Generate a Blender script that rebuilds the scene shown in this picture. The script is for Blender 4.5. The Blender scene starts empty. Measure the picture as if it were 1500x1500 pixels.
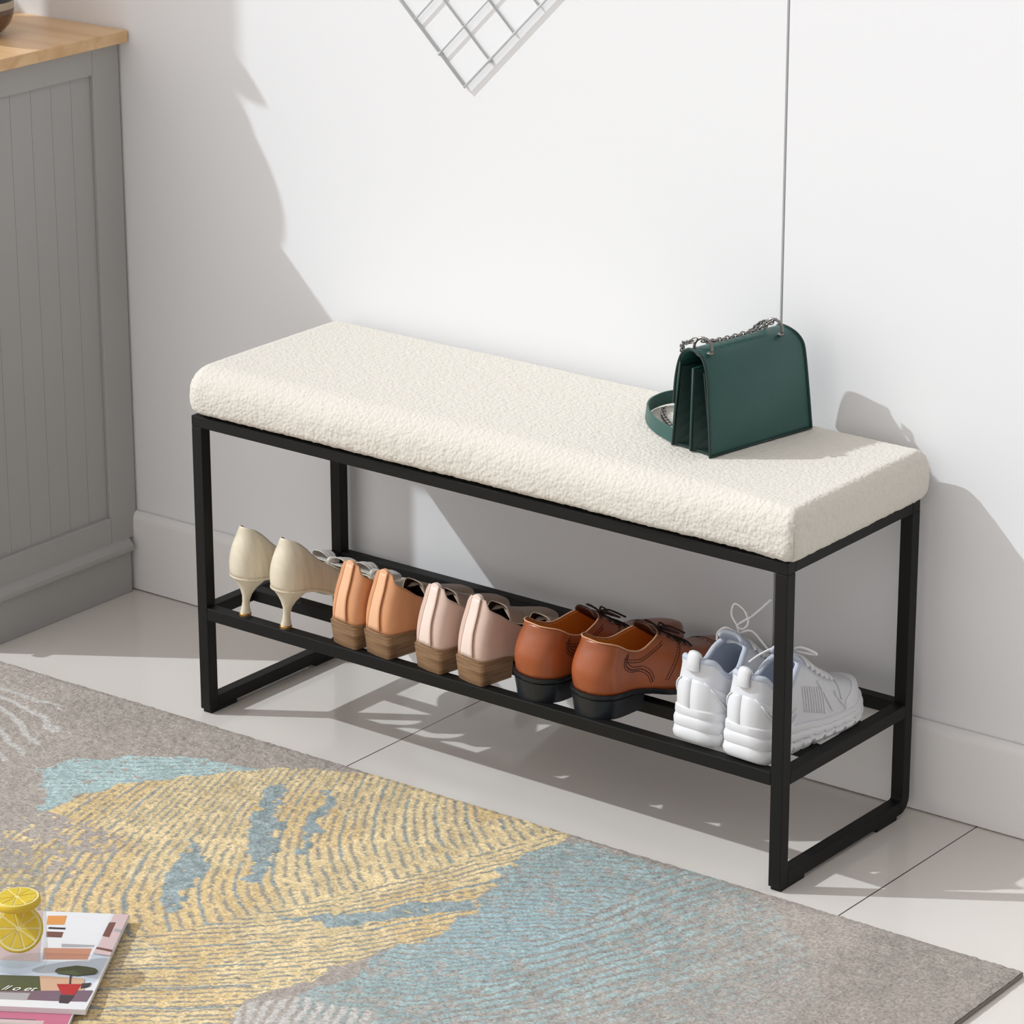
import bpy, bmesh, math, random
import numpy as np
from mathutils import Vector, Matrix, noise
from mathutils.bvhtree import BVHTree
PI = math.pi
random.seed(4)
col = bpy.context.scene.collection
FZ = -0.006            # floor level
WY, WA = 0.3161, 0.0133  # wall line

# ------------------------------------------------------------------ materials
def mat(name, color, rough=0.6, metal=0.0, spec=0.5, bump=None, vary=None, coat=0.0, trans=0.0, ior=1.45, sheen=0.0, sub=0.0):
    m = bpy.data.materials.new(name); m.use_nodes = True
    nt = m.node_tree; b = nt.nodes['Principled BSDF']
    b.inputs['Base Color'].default_value = (*color, 1)
    b.inputs['Roughness'].default_value = rough
    b.inputs['Metallic'].default_value = metal
    b.inputs['Specular IOR Level'].default_value = spec
    b.inputs['IOR'].default_value = ior
    b.inputs['Coat Weight'].default_value = coat
    b.inputs['Transmission Weight'].default_value = trans
    b.inputs['Sheen Weight'].default_value = sheen
    tc = nt.nodes.new('ShaderNodeTexCoord')
    if vary:                       # (scale, amount, stretch)
        sc, am, st = vary
        mp = nt.nodes.new('ShaderNodeMapping'); mp.inputs['Scale'].default_value = st
        n = nt.nodes.new('ShaderNodeTexNoise'); n.inputs['Scale'].default_value = sc; n.inputs['Detail'].default_value = 6
        r = nt.nodes.new('ShaderNodeMapRange'); r.inputs['From Min'].default_value = .3; r.inputs['From Max'].default_value = .7
        r.inputs['To Min'].default_value = 1-am; r.inputs['To Max'].default_value = 1+am
        mx = nt.nodes.new('ShaderNodeVectorMath'); mx.operation = 'SCALE'; mx.inputs[0].default_value = color
        nt.links.new(tc.outputs['Object'], mp.inputs[0]); nt.links.new(mp.outputs[0], n.inputs['Vector'])
        nt.links.new(n.outputs['Fac'], r.inputs['Value']); nt.links.new(r.outputs[0], mx.inputs['Scale'])
        nt.links.new(mx.outputs[0], b.inputs['Base Color'])
    if bump:                       # (scale, strength, distance)
        n2 = nt.nodes.new('ShaderNodeTexNoise'); n2.inputs['Scale'].default_value = bump[0]; n2.inputs['Detail'].default_value = 4
        bp = nt.nodes.new('ShaderNodeBump'); bp.inputs['Strength'].default_value = bump[1]; bp.inputs['Distance'].default_value = bump[2]
        nt.links.new(tc.outputs['Object'], n2.inputs['Vector']); nt.links.new(n2.outputs['Fac'], bp.inputs['Height'])
        nt.links.new(bp.outputs[0], b.inputs['Normal'])
    return m

M = {}
M['wall'] = mat('wall_paint', (.83, .835, .85), .75, bump=(300, .05, .001))
M['base'] = mat('baseboard_paint', (.85, .84, .835), .35)
M['seam'] = mat('seam_shadow_gap', (.40, .40, .39), .5)
M['black'] = mat('black_powder_coat', (.007, .0068, .0065), .55, spec=.3, bump=(1500, .1, .0004))
M['pad'] = mat('black_rubber', (.01, .01, .01), .8)
M['boucle'] = mat('cream_boucle', (.70, .66, .595), .95, spec=.1, sheen=.15)
def boucle_nodes(m):
    nt = m.node_tree; b = nt.nodes['Principled BSDF']; tc = nt.nodes.new('ShaderNodeTexCoord')
    n = nt.nodes.new('ShaderNodeTexNoise'); n.inputs['Scale'].default_value = 90; n.inputs['Detail'].default_value = 2
    mxv = nt.nodes.new('ShaderNodeVectorMath'); mxv.operation = 'MULTIPLY_ADD'; mxv.inputs[1].default_value = (.006, .006, .006)
    nt.links.new(tc.outputs['Object'], n.inputs['Vector']); nt.links.new(n.outputs['Color'], mxv.inputs[0]); nt.links.new(tc.outputs['Object'], mxv.inputs[2])
    v = nt.nodes.new('ShaderNodeTexVoronoi'); v.feature = 'SMOOTH_F1'; v.inputs['Scale'].default_value = 205; v.inputs['Smoothness'].default_value = .6
    nt.links.new(mxv.outputs[0], v.inputs['Vector'])
    inv = nt.nodes.new('ShaderNodeMath'); inv.operation = 'MULTIPLY_ADD'; inv.inputs[1].default_value = -1; inv.inputs[2].default_value = 1
    nt.links.new(v.outputs['Distance'], inv.inputs[0])
    bp = nt.nodes.new('ShaderNodeBump'); bp.inputs['Strength'].default_value = .8; bp.inputs['Distance'].default_value = .0016
    nt.links.new(inv.outputs[0], bp.inputs['Height']); nt.links.new(bp.outputs[0], b.inputs['Normal'])
boucle_nodes(M['boucle'])
M['bag'] = mat('green_leather', (.024, .088, .076), .42, bump=(900, .12, .0005), vary=(8, .12, (1, 1, 1)))
M['bag_dark'] = mat('green_leather_edge_shade', (.012, .035, .030), .5)  # edge paint; on the gussets it stands in for shade in the folds
M['gun'] = mat('gunmetal', (.26, .25, .24), .28, metal=1)
M['grey_paint'] = mat('grey_cabinet_paint', (.435, .435, .43), .5, bump=(60, .05, .001))
M['satin'] = mat('ivory_satin', (.72, .64, .50), .34, bump=(700, .1, .0004), vary=(30, .08, (1, 6, 1)))
M['satin_in'] = mat('pump_lining', (.30, .12, .04), .6)
M['bow'] = mat('silver_satin', (.66, .62, .58), .35, bump=(120, .3, .002))
M['gold'] = mat('brass_tip', (.45, .25, .09), .3, metal=.8)
M['tan'] = mat('tan_leather', (.66, .31, .15), .5, vary=(18, .12, (1, 1, 1)), bump=(500, .12, .0005))
M['tan_strip'] = mat('light_tan_leather', (.80, .46, .27), .5)
M['vamp_shade'] = mat('taupe_shaded_leather', (.46, .34, .26), .55, vary=(18, .08, (1, 1, 1)))  # loafer vamp and tongue: their shadow tone put into the leather colour
M['blush'] = mat('blush_leather', (.66, .48, .40), .5, vary=(18, .08, (1, 1, 1)), bump=(500, .12, .0005))
M['blush_strip'] = mat('pale_blush_leather', (.82, .66, .58), .45)
M['dark_in'] = mat('dark_brown_lining', (.045, .018, .010), .8)
M['brogue'] = mat('cognac_leather', (.34, .085, .024), .33, vary=(14, .22, (1, 1, 1)), bump=(400, .1, .0005), coat=.15)
M['brogue_in'] = mat('amber_lining', (.62, .22, .035), .5)
M['brogue_dark'] = mat('dark_cognac_stitching', (.055, .016, .008), .6)
M['edge'] = mat('leather_edge', (.62, .33, .18), .5)
M['lace_dark'] = mat('brown_lace', (.03, .012, .008), .8)
M['sole_black'] = mat('black_sole', (.012, .014, .018), .35)
M['sneak'] = mat('white_mesh_fabric', (.68, .69, .72), .6, bump=(1400, .3, .0006))
M['sneak2'] = mat('white_overlay', (.75, .755, .775), .45)
M['sneak_in'] = mat('blue_grey_lining', (.52, .56, .64), .8)
M['midsole'] = mat('white_midsole', (.74, .745, .765), .5)
M['lace_w'] = mat('white_lace', (.84, .84, .84), .7)
M['wire'] = mat('white_wire', (.62, .64, .64), .4)
M['brown_glaze'] = mat('brown_glaze', (.13, .065, .03), .12, coat=.6)
M['vase_band'] = mat('black_glaze', (.012, .012, .012), .15, coat=.6)
M['vase_beige'] = mat('beige_glaze', (.50, .42, .30), .2, coat=.6)
M['leaf'] = mat('leaf_green', (.05, .12, .03), .45)
M['white_ceramic'] = mat('white_ceramic', (.8, .79, .76), .3)
M['shade'] = mat('linen_shade', (.75, .71, .64), .9)
M['peel'] = mat('lemon_peel', (.86, .58, .02), .4)
M['pith'] = mat('lemon_pith', (.92, .82, .38), .5)
M['flesh'] = mat('lemon_flesh', (.83, .60, .03), .3)
def thin_glass():
    m = bpy.data.materials.new('clear_glass'); m.use_nodes = True; nt = m.node_tree; nt.nodes.clear()
    o = nt.nodes.new('ShaderNodeOutputMaterial'); mx = nt.nodes.new('ShaderNodeMixShader'); t = nt.nodes.new('ShaderNodeBsdfTransparent')
    g = nt.nodes.new('ShaderNodeBsdfGlossy'); g.inputs['Roughness'].default_value = .03; lf = nt.nodes.new('ShaderNodeLayerWeight'); lf.inputs['Blend'].default_value = .5; lp_ = nt.nodes.new('ShaderNodeMath'); lp_.operation = 'POWER'; lp_.inputs[1].default_value = 5; nt.links.new(lf.outputs['Facing'], lp_.inputs[0]); lw = nt.nodes.new('ShaderNodeMath'); lw.operation = 'MULTIPLY_ADD'; lw.inputs[1].default_value = .35; lw.inputs[2].default_value = .03; nt.links.new(lp_.outputs[0], lw.inputs[0])
    t.inputs['Color'].default_value = (.97, .975, .975, 1)
    nt.links.new(lw.outputs[0], mx.inputs[0]); nt.links.new(t.outputs[0], mx.inputs[1]); nt.links.new(g.outputs[0], mx.inputs[2]); nt.links.new(mx.outputs[0], o.inputs[0])
    return m
M['glass'] = thin_glass()
M['ink'] = mat('dark_ink', (.05, .05, .05), .6)
M['ink_white'] = mat('white_ink', (.85, .85, .82), .6)
M['binding'] = mat('rug_binding', (.24, .21, .185), .9)

def heel_mat():
    m = mat('stacked_wood_heel', (.30, .17, .085), .55)
    nt = m.node_tree; b = nt.nodes['Principled BSDF']
    tc = nt.nodes.new('ShaderNodeTexCoord'); mp = nt.nodes.new('ShaderNodeMapping'); mp.inputs['Scale'].default_value = (12, 12, 380)
    n = nt.nodes.new('ShaderNodeTexNoise'); n.inputs['Scale'].default_value = 1; n.inputs['Detail'].default_value = 3
    cr = nt.nodes.new('ShaderNodeValToRGB')
    cr.color_ramp.elements[0].position = .35; cr.color_ramp.elements[0].color = (.185, .10, .05, 1)
    cr.color_ramp.elements[1].position = .65; cr.color_ramp.elements[1].color = (.345, .215, .12, 1)
    nt.links.new(tc.outputs['Object'], mp.inputs[0]); nt.links.new(mp.outputs[0], n.inputs['Vector'])
    nt.links.new(n.outputs['Fac'], cr.inputs[0]); nt.links.new(cr.outputs[0], b.inputs['Base Color'])
    return m
M['stack'] = heel_mat()

def oak_mat():
    m = mat('oak', (.6, .35, .16), .35)
    nt = m.node_tree; b = nt.nodes['Principled BSDF']
    tc = nt.nodes.new('ShaderNodeTexCoord'); mp = nt.nodes.new('ShaderNodeMapping'); mp.inputs['Scale'].default_value = (1.5, 26, 26)
    n = nt.nodes.new('ShaderNodeTexNoise'); n.inputs['Scale'].default_value = 1; n.inputs['Detail'].default_value = 8; n.inputs['Distortion'].default_value = .6
    cr = nt.nodes.new('ShaderNodeValToRGB')
    cr.color_ramp.elements[0].position = .3; cr.color_ramp.elements[0].color = (.68, .41, .20, 1)
    cr.color_ramp.elements[1].position = .75; cr.color_ramp.elements[1].color = (.88, .62, .37, 1)
    nt.links.new(tc.outputs['Object'], mp.inputs[0]); nt.links.new(mp.outputs[0], n.inputs['Vector'])
    nt.links.new(n.outputs['Fac'], cr.inputs[0]); nt.links.new(cr.outputs[0], b.inputs['Base Color'])
    return m
M['oak'] = oak_mat()

def floor_mat():
    m = mat('glossy_beige_tile', (.56, .515, .475), .10, spec=.5)
    nt = m.node_tree; b = nt.nodes['Principled BSDF']
    tc = nt.nodes.new('ShaderNodeTexCoord'); sx = nt.nodes.new('ShaderNodeSeparateXYZ')
    nt.links.new(tc.outputs['Object'], sx.inputs[0])
    def line(out, off):
        a = nt.nodes.new('ShaderNodeMath'); a.operation = 'ADD'; a.inputs[1].default_value = off
        p = nt.nodes.new('ShaderNodeMath'); p.operation = 'PINGPONG'; p.inputs[1].default_value = .4
        l = nt.nodes.new('ShaderNodeMath'); l.operation = 'LESS_THAN'; l.inputs[1].default_value = .0011
        nt.links.new(sx.outputs[out], a.inputs[0]); nt.links.new(a.outputs[0], p.inputs[0]); nt.links.new(p.outputs[0], l.inputs[0])
        return l
    lx = line('X', -.2945 + 8.0); ly = line('Y', .46 + 8.0)
    mx = nt.nodes.new('ShaderNodeMath'); mx.operation = 'MAXIMUM'
    nt.links.new(lx.outputs[0], mx.inputs[0]); nt.links.new(ly.outputs[0], mx.inputs[1])
    n = nt.nodes.new('ShaderNodeTexNoise'); n.inputs['Scale'].default_value = 3; n.inputs['Detail'].default_value = 5
    nt.links.new(tc.outputs['Object'], n.inputs['Vector'])
    cr = nt.nodes.new('ShaderNodeValToRGB')
    cr.color_ramp.elements[0].position = .3; cr.color_ramp.elements[0].color = (.69, .645, .60, 1)
    cr.color_ramp.elements[1].position = .7; cr.color_ramp.elements[1].color = (.72, .68, .64, 1)
    nt.links.new(n.outputs['Fac'], cr.inputs[0])
    mc = nt.nodes.new('ShaderNodeMix'); mc.data_type = 'RGBA'
    mc.inputs['B'].default_value = (.10, .085, .07, 1)
    nt.links.new(mx.outputs[0], mc.inputs['Factor']); nt.links.new(cr.outputs[0], mc.inputs['A'])
    nt.links.new(mc.outputs['Result'], b.inputs['Base Color'])
    return m
M['floor'] = floor_mat()

def rug_mat():
    m = mat('woven_rug', (.5, .5, .5), .95, spec=.1)
    nt = m.node_tree; b = nt.nodes['Principled BSDF']
    at = nt.nodes.new('ShaderNodeAttribute'); at.attribute_name = 'pile_colour'
    tc = nt.nodes.new('ShaderNodeTexCoord')
    n = nt.nodes.new('ShaderNodeTexNoise'); n.inputs['Scale'].default_value = 260; n.inputs['Detail'].default_value = 3
    nt.links.new(tc.outputs['Object'], n.inputs['Vector'])
    r = nt.nodes.new('ShaderNodeMapRange'); r.inputs['From Min'].default_value = .3; r.inputs['From Max'].default_value = .65
    r.inputs['To Min'].default_value = .74; r.inputs['To Max'].default_value = 1.14
    nt.links.new(n.outputs['Fac'], r.inputs['Value'])
    s = nt.nodes.new('ShaderNodeVectorMath'); s.operation = 'SCALE'
    nt.links.new(at.outputs['Color'], s.inputs[0]); nt.links.new(r.outputs[0], s.inputs['Scale'])
    nt.links.new(s.outputs[0], b.inputs['Base Color'])
    bp = nt.nodes.new('ShaderNodeBump'); bp.inputs['Strength'].default_value = .6; bp.inputs['Distance'].default_value = .002
    nt.links.new(n.outputs['Fac'], bp.inputs['Height']); nt.links.new(bp.outputs[0], b.inputs['Normal'])
    return m
M['rug'] = rug_mat()

def flatmat(name, c, r=.35): return mat(name, c, r)

# ------------------------------------------------------------------ object helpers
def tag(o, label=None, cat=None, group=None, kind=None):
    if label: o['label'] = label
    if cat: o['category'] = cat
    if group: o['group'] = group
    if kind: o['kind'] = kind
    return o
def empty(name, loc, rz=0, parent=None):
    o = bpy.data.objects.new(name, None); col.objects.link(o); o.location = loc; o.rotation_euler = (0, 0, rz)
    o.empty_display_size = .05
    if parent: o.parent = parent
    return o
def link(name, me, mats, parent=None, smooth=False, label=None):
    if not isinstance(mats, (list, tuple)): mats = [mats]
    for m in mats: me.materials.append(m)
    if smooth:
        for p in me.polygons: p.use_smooth = True
    o = bpy.data.objects.new(name, me); col.objects.link(o)
    if parent: o.parent = parent
    if label: o['label'] = label
    return o
def from_bm(name, bm, mats, parent=None, smooth=False, bevel=0, seg=2, label=None):
    me = bpy.data.meshes.new(name); bm.to_mesh(me); bm.free()
    o = link(name, me, mats, parent, smooth, label)
    if bevel:
        b = o.modifiers.new('bevel', 'BEVEL'); b.width = bevel; b.segments = seg; b.limit_method = 'ANGLE'; b.angle_limit = math.radians(40)
    return o
def from_py(name, vs, fs, mats, parent=None, smooth=False, idx=None, label=None, merge=0):
    me = bpy.data.meshes.new(name); me.from_pydata([tuple(v) for v in vs], [], fs)
    if idx:
        for p, i in zip(me.polygons, idx): p.material_index = i
    if merge:
        bm = bmesh.new(); bm.from_mesh(me); bmesh.ops.remove_doubles(bm, verts=bm.verts, dist=merge)
        bmesh.ops.dissolve_degenerate(bm, edges=bm.edges, dist=1e-6)
        bmesh.ops.recalc_face_normals(bm, faces=bm.faces)
        bm.to_mesh(me); bm.free()
    me.update()
    return link(name, me, mats, parent, smooth, label)
def box(bm, x0, x1, y0, y1, z0, z1, xf=None):
    vs = [bm.verts.new(Vector(p) if xf is None else xf(p)) for p in
          [(x0, y0, z0), (x1, y0, z0), (x1, y1, z0), (x0, y1, z0), (x0, y0, z1), (x1, y0, z1), (x1, y1, z1), (x0, y1, z1)]]
    for f in ((0, 3, 2, 1), (4, 5, 6, 7), (0, 1, 5, 4), (1, 2, 6, 5), (2, 3, 7, 6), (3, 0, 4, 7)):
        bm.faces.new([vs[i] for i in f])
def tube(bm, pts, r, n=8, closed=False, caps=True):
    pts = [Vector(p) for p in pts]; N = len(pts); rings = []
    up = None
    for i, p in enumerate(pts):
        if closed: t = (pts[(i+1) % N]-pts[i-1])
        else: t = pts[min(i+1, N-1)]-pts[max(i-1, 0)]
        t = t.normalized() if t.length > 1e-9 else Vector((0, 0, 1))
        if up is None:
            up = Vector((0, 0, 1)) if abs(t.z) < .9 else Vector((1, 0, 0))
        a = (up - t*up.dot(t))
        a = a.normalized() if a.length > 1e-6 else t.orthogonal().normalized()
        up = a; b = t.cross(a)
        rr = r[i] if isinstance(r, (list, tuple)) else r
        rings.append([bm.verts.new(p + rr*(math.cos(2*PI*k/n)*a+math.sin(2*PI*k/n)*b)) for k in range(n)])
    R = N if closed else N-1
    for i in range(R):
        A, B = rings[i], rings[(i+1) % N]
        for k in range(n): bm.faces.new([A[k], A[(k+1) % n], B[(k+1) % n], B[k]])
    if caps and not closed:
        bm.faces.new(rings[0][::-1]); bm.faces.new(rings[-1])
def lathe(bm, prof, n=32, c=(0, 0, 0), cap=True):
    rings = []
    for r, z in prof:
        rings.append([bm.verts.new((c[0]+r*math.cos(2*PI*k/n), c[1]+r*math.sin(2*PI*k/n), c[2]+z)) for k in range(n)])
    for A, B in zip(rings, rings[1:]):
        for k in range(n): bm.faces.new([A[k], A[(k+1) % n], B[(k+1) % n], B[k]])
    if cap:
        bm.faces.new(rings[0][::-1]); bm.faces.new(rings[-1])
def catmull(pts, sub=6, closed=False):
    P = [Vector(p) for p in pts]; n = len(P); out = []
    rng = n if closed else n-1
    for i in range(rng):
        p0 = P[i-1] if (i > 0 or closed) else P[0]; p1 = P[i]; p2 = P[(i+1) % n]; p3 = P[(i+2) % n] if (i+2 < n or closed) else P[-1]
        for k in range(sub):
            t = k/sub
            out.append(.5*((2*p1)+(p2-p0)*t+(2*p0-5*p1+4*p2-p3)*t*t+(3*p1-p0-3*p2+p3)*t**3))
    if not closed: out.append(P[-1])
    return out
def pchip(tab):
    xs = np.array([t[0] for t in tab], float); ys = np.array([t[1] for t in tab], float)
    h = np.diff(xs); d = np.diff(ys)/h; m = np.zeros(len(xs)); m[0] = d[0]; m[-1] = d[-1]
    for i in range(1, len(xs)-1):
        m[i] = 0 if d[i-1]*d[i] <= 0 else 2*d[i-1]*d[i]/(d[i-1]+d[i])
    def f(x):
        x = min(max(x, xs[0]), xs[-1]); i = int(min(max(np.searchsorted(xs, x)-1, 0), len(h)-1)); t = (x-xs[i])/h[i]
        return float(ys[i]*(2*t**3-3*t*t+1)+h[i]*m[i]*(t**3-2*t*t+t)+ys[i+1]*(-2*t**3+3*t*t)+h[i]*m[i+1]*(t**3-t*t))
    return f

# ------------------------------------------------------------------ the room
def wallpt(s, off, z):   # s along the wall, off behind the wall line
    return Vector((s*math.cos(WA)-off*math.sin(WA), WY+s*math.sin(WA)+off*math.cos(WA), z))
bm = bmesh.new(); box(bm, -3.2, 3.6, -5.2, .60, FZ-.05, FZ)
tag(from_bm('floor', bm, M['floor']), kind='structure')
SEAM = .7605
bm = bmesh.new()
for a, b in ((-3.0, SEAM-.0021), (SEAM+.0021, 3.4)): box(bm, a, b, .012, .10, FZ, 2.6, lambda p: wallpt(*p))
tag(from_bm('wall_back', bm, M['wall']), kind='structure')
bm = bmesh.new(); box(bm, SEAM-.0021, SEAM+.0021, .0165, .09, FZ, 2.6, lambda p: wallpt(*p))
tag(from_bm('trim_1', bm, M['seam']), kind='structure')
# baseboard with a rounded top edge
bm = bmesh.new()
prof = [(.0105, FZ+.0018), (.0004, FZ+.0018), (0, FZ+.0025), (0, .112), (.0010, .1165), (.0032, .1210), (.0062, .1236), (.0098, .1245), (.0105, .1238), (.0105, .110)]
rows = []
for s in (-3.0, 3.4): rows.append([bm.verts.new(wallpt(s, o, z)) for o, z in prof])
for k in range(len(prof)-1): bm.faces.new([rows[0][k], rows[1][k], rows[1][k+1], rows[0][k+1]])
for r in rows: bm.faces.new(r)
tag(from_bm('baseboard_back', bm, M['base']), kind='structure')

# ------------------------------------------------------------------ bench
W, D, H, T = 1.0, .3137, .444, .0183
bench = empty('bench', (W/2, D/2, FZ))
tag(bench, 'long cream upholstered bench with thin black metal frame and shoe shelf', 'bench')
Binv = Vector((W/2, D/2, FZ))
def bx(bm, *a): box(bm, *a, xf=lambda p: Vector(p)-Binv)
# top ring
bm = bmesh.new(); R1 = .0163
bx(bm, 0, W, 0, T, H-R1, H); bx(bm, 0, W, D-T, D, H-R1, H)
bx(bm, 0, T, T, D-T, H-R1, H); bx(bm, W-T, W, T, D-T, H-R1, H)
from_bm('seat_frame', bm, M['black'], bench, bevel=.0012)
# cushion board
bm = bmesh.new(); bx(bm, T, W-T, T, D-T, H-.006, H+.002)
from_bm('seat_board', bm, M['black'], bench)
for x0 in (0, W-T):
    # front leg
    bm = bmesh.new(); bx(bm, x0, x0+T, 0, T, 0, H-R1); from_bm('leg', bm, M['black'], bench, bevel=.0012)
    # bottom rail + rear leg as a bent tube: each its own mesh, the bend belongs to the leg
    rb = .004
    bm = bmesh.new(); bx(bm, x0, x0+T, T, D-T-rb, 0, T); from_bm('bottom_rail', bm, M['black'], bench, bevel=.0012)
    bm = bmesh.new(); sec = []
    yc, zc = D-T-rb, T+rb
    path = [(-PI/2+PI/2*k/8) for k in range(9)]
    prof_o = [(yc+(rb+T)*math.cos(a), zc+(rb+T)*math.sin(a)) for a in path]
    prof_i = [(yc+rb*math.cos(a), zc+rb*math.sin(a)) for a in path]
    prof_o.append((D, H-R1)); prof_i.append((D-T, H-R1))
    loops = []
    for (yo, zo), (yi, zi) in zip(prof_o, prof_i):
        loops.append([bm.verts.new(Vector(p)-Binv) for p in ((x0, yo, zo), (x0+T, yo, zo), (x0+T, yi, zi), (x0, yi, zi))])
    for A, B in zip(loops, loops[1:]):
        for k in range(4): bm.faces.new([A[k], B[k], B[(k+1) % 4], A[(k+1) % 4]])
    bm.faces.new(loops[0]); bm.faces.new(loops[-1][::-1])
    bmesh.ops.recalc_face_normals(bm, faces=bm.faces)
    from_bm('leg', bm, M['black'], bench, bevel=.0012)
    for y0, y1 in ((.004, .060), (.235, .286)):
        bm = bmesh.new(); bx(bm, x0+.0012, x0+T-.0012, y0, y1, -.006, 0)
        from_bm('foot_pad', bm, M['pad'], bench, bevel=.001)
# shoe shelf
ZS, R2 = .158, .0185
shelf = empty('shoe_shelf', (0, 0, 0), parent=bench)
bm = bmesh.new()
bx(bm, T, W-T, 0, T, ZS-R2, ZS); bx(bm, T, W-T, D-T, D, ZS-R2, ZS)
bx(bm, 0, T, T, D-T, ZS-R2, ZS); bx(bm, W-T, W, T, D-T, ZS-R2, ZS)
from_bm('shelf_frame', bm, M['black'], shelf, bevel=.0012)
for y0 in (.099, .197):
    bm = bmesh.new(); bx(bm, T, W-T, y0, y0+T, ZS-R2, ZS-.0002); from_bm('shelf_bar', bm, M['black'], shelf, bevel=.0012)

# cushion (dense rounded box with woolly displacement)
def cushion():
    X0, X1, Y0, Y1, Z0, Z1 = -.012, 1.016, -.011, .3225, H-.001, .5165
    def seg(a, b, st): n = max(2, int(round((b-a)/st))); return [a+(b-a)*i/n for i in range(n+1)]
    xs, ys, zs = seg(X0, X1, .0042), seg(Y0, Y1, .0042), seg(Z0, Z1, .0042)
    rx, ry, rz = .028, .038, .040
    vs = []; fs = []; cache = {}
    def P(x, y, z):
        k = (round(x, 5), round(y, 5), round(z, 5))
        if k in cache: return cache[k]
        rx = .034 if x < .5 else .015
        uu = min(max((x-.86)/.14, 0), 1); uu = uu*uu*(3-2*uu)
        ry = (.040*(1-uu)+.019*uu) if y < .15 else .030
        c = Vector((min(max(x, X0+rx), X1-rx), min(max(y, Y0+ry), Y1-ry), min(max(z, Z0+.014), Z1-rz)))
        rzz = rz if z > c.z else .014
        d = Vector(((x-c.x)/rx, (y-c.y)/ry, (z-c.z)/rzz))
        m = max(abs(d.x), abs(d.y), abs(d.z)); L = d.length
        # softened corners: blend between box and sphere
        if L > 1e-9: d = d*(m/L)
        q = Vector((c.x+d.x*rx, c.y+d.y*ry, c.z+d.z*rzz))
        n = Vector((d.x/rx, d.y/ry, d.z/rzz)); n = n.normalized() if n.length > 0 else Vector((0, 0, 1))
        # tuck the bottom in, crown the top
        t = (q.z-Z0)/(Z1-Z0)
        u = (q.x-X0)/(X1-X0); v = (q.y-Y0)/(Y1-Y0)
        if t < .35:
            f = (.35-t)/.35; q.x += (.007*f*f)*(1 if u < .5 else -1)*min(1, abs(u-.5)*2.5)**8; q.y += (.006*f*f)*(1 if v < .5 else -1)*min(1, abs(v-.5)*2.2)**4
        q.z += .003*math.sin(PI*min(max(u, 0), 1))**.5*math.sin(PI*min(max(v, 0), 1))*(t > .3)*t
        q.y += (-.003 if v < .5 else .0015)*noise.noise(Vector((q.x*7, 3, q.z*9)))*abs(v-.5)*2
        am = .45 if n.z > .8 else (1.0 if n.z < .3 else 1.0-.55*(n.z-.3)/.5)
        w = (.5-abs(noise.noise(q*95)))*.0022*am + (.5-abs(noise.noise(q*190+Vector((9, 2, 5)))))*.0020*am-.0012
        if t > .02: q += n*w
        cache[k] = len(vs); vs.append(q); return cache[k]
    def grid(A, B, f, flip):
        for i in range(len(A)-1):
            for j in range(len(B)-1):
                q = [f(A[i], B[j]), f(A[i+1], B[j]), f(A[i+1], B[j+1]), f(A[i], B[j+1])]
                fs.append(q[::-1] if flip else q)
    grid(xs, ys, lambda a, b: P(a, b, Z1), False); grid(xs, ys, lambda a, b: P(a, b, Z0), True)
    grid(xs, zs, lambda a, b: P(a, Y0, b), False); grid(xs, zs, lambda a, b: P(a, Y1, b), True)
    grid(ys, zs, lambda a, b: P(X1, a, b), False); grid(ys, zs, lambda a, b: P(X0, a, b), True)
    return [v-Binv for v in vs], fs
vs, fs = cushion()
cush = from_py('seat_cushion', vs, fs, M['boucle'], bench, smooth=True)
bm = bmesh.new()   # corner seam
pts = [(1.0075, -.0045, H+.007), (1.0105, -.0068, .458), (1.0115, -.0072, .475), (1.0100, -.0058, .488), (1.005, -.0015, .499)]
tube(bm, [Vector(p)-Binv for p in catmull(pts, 5)], .0011, 6)
from_bm('corner_seam', bm, mat('seam_thread', (.50, .46, .39), .9), cush)

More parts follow.
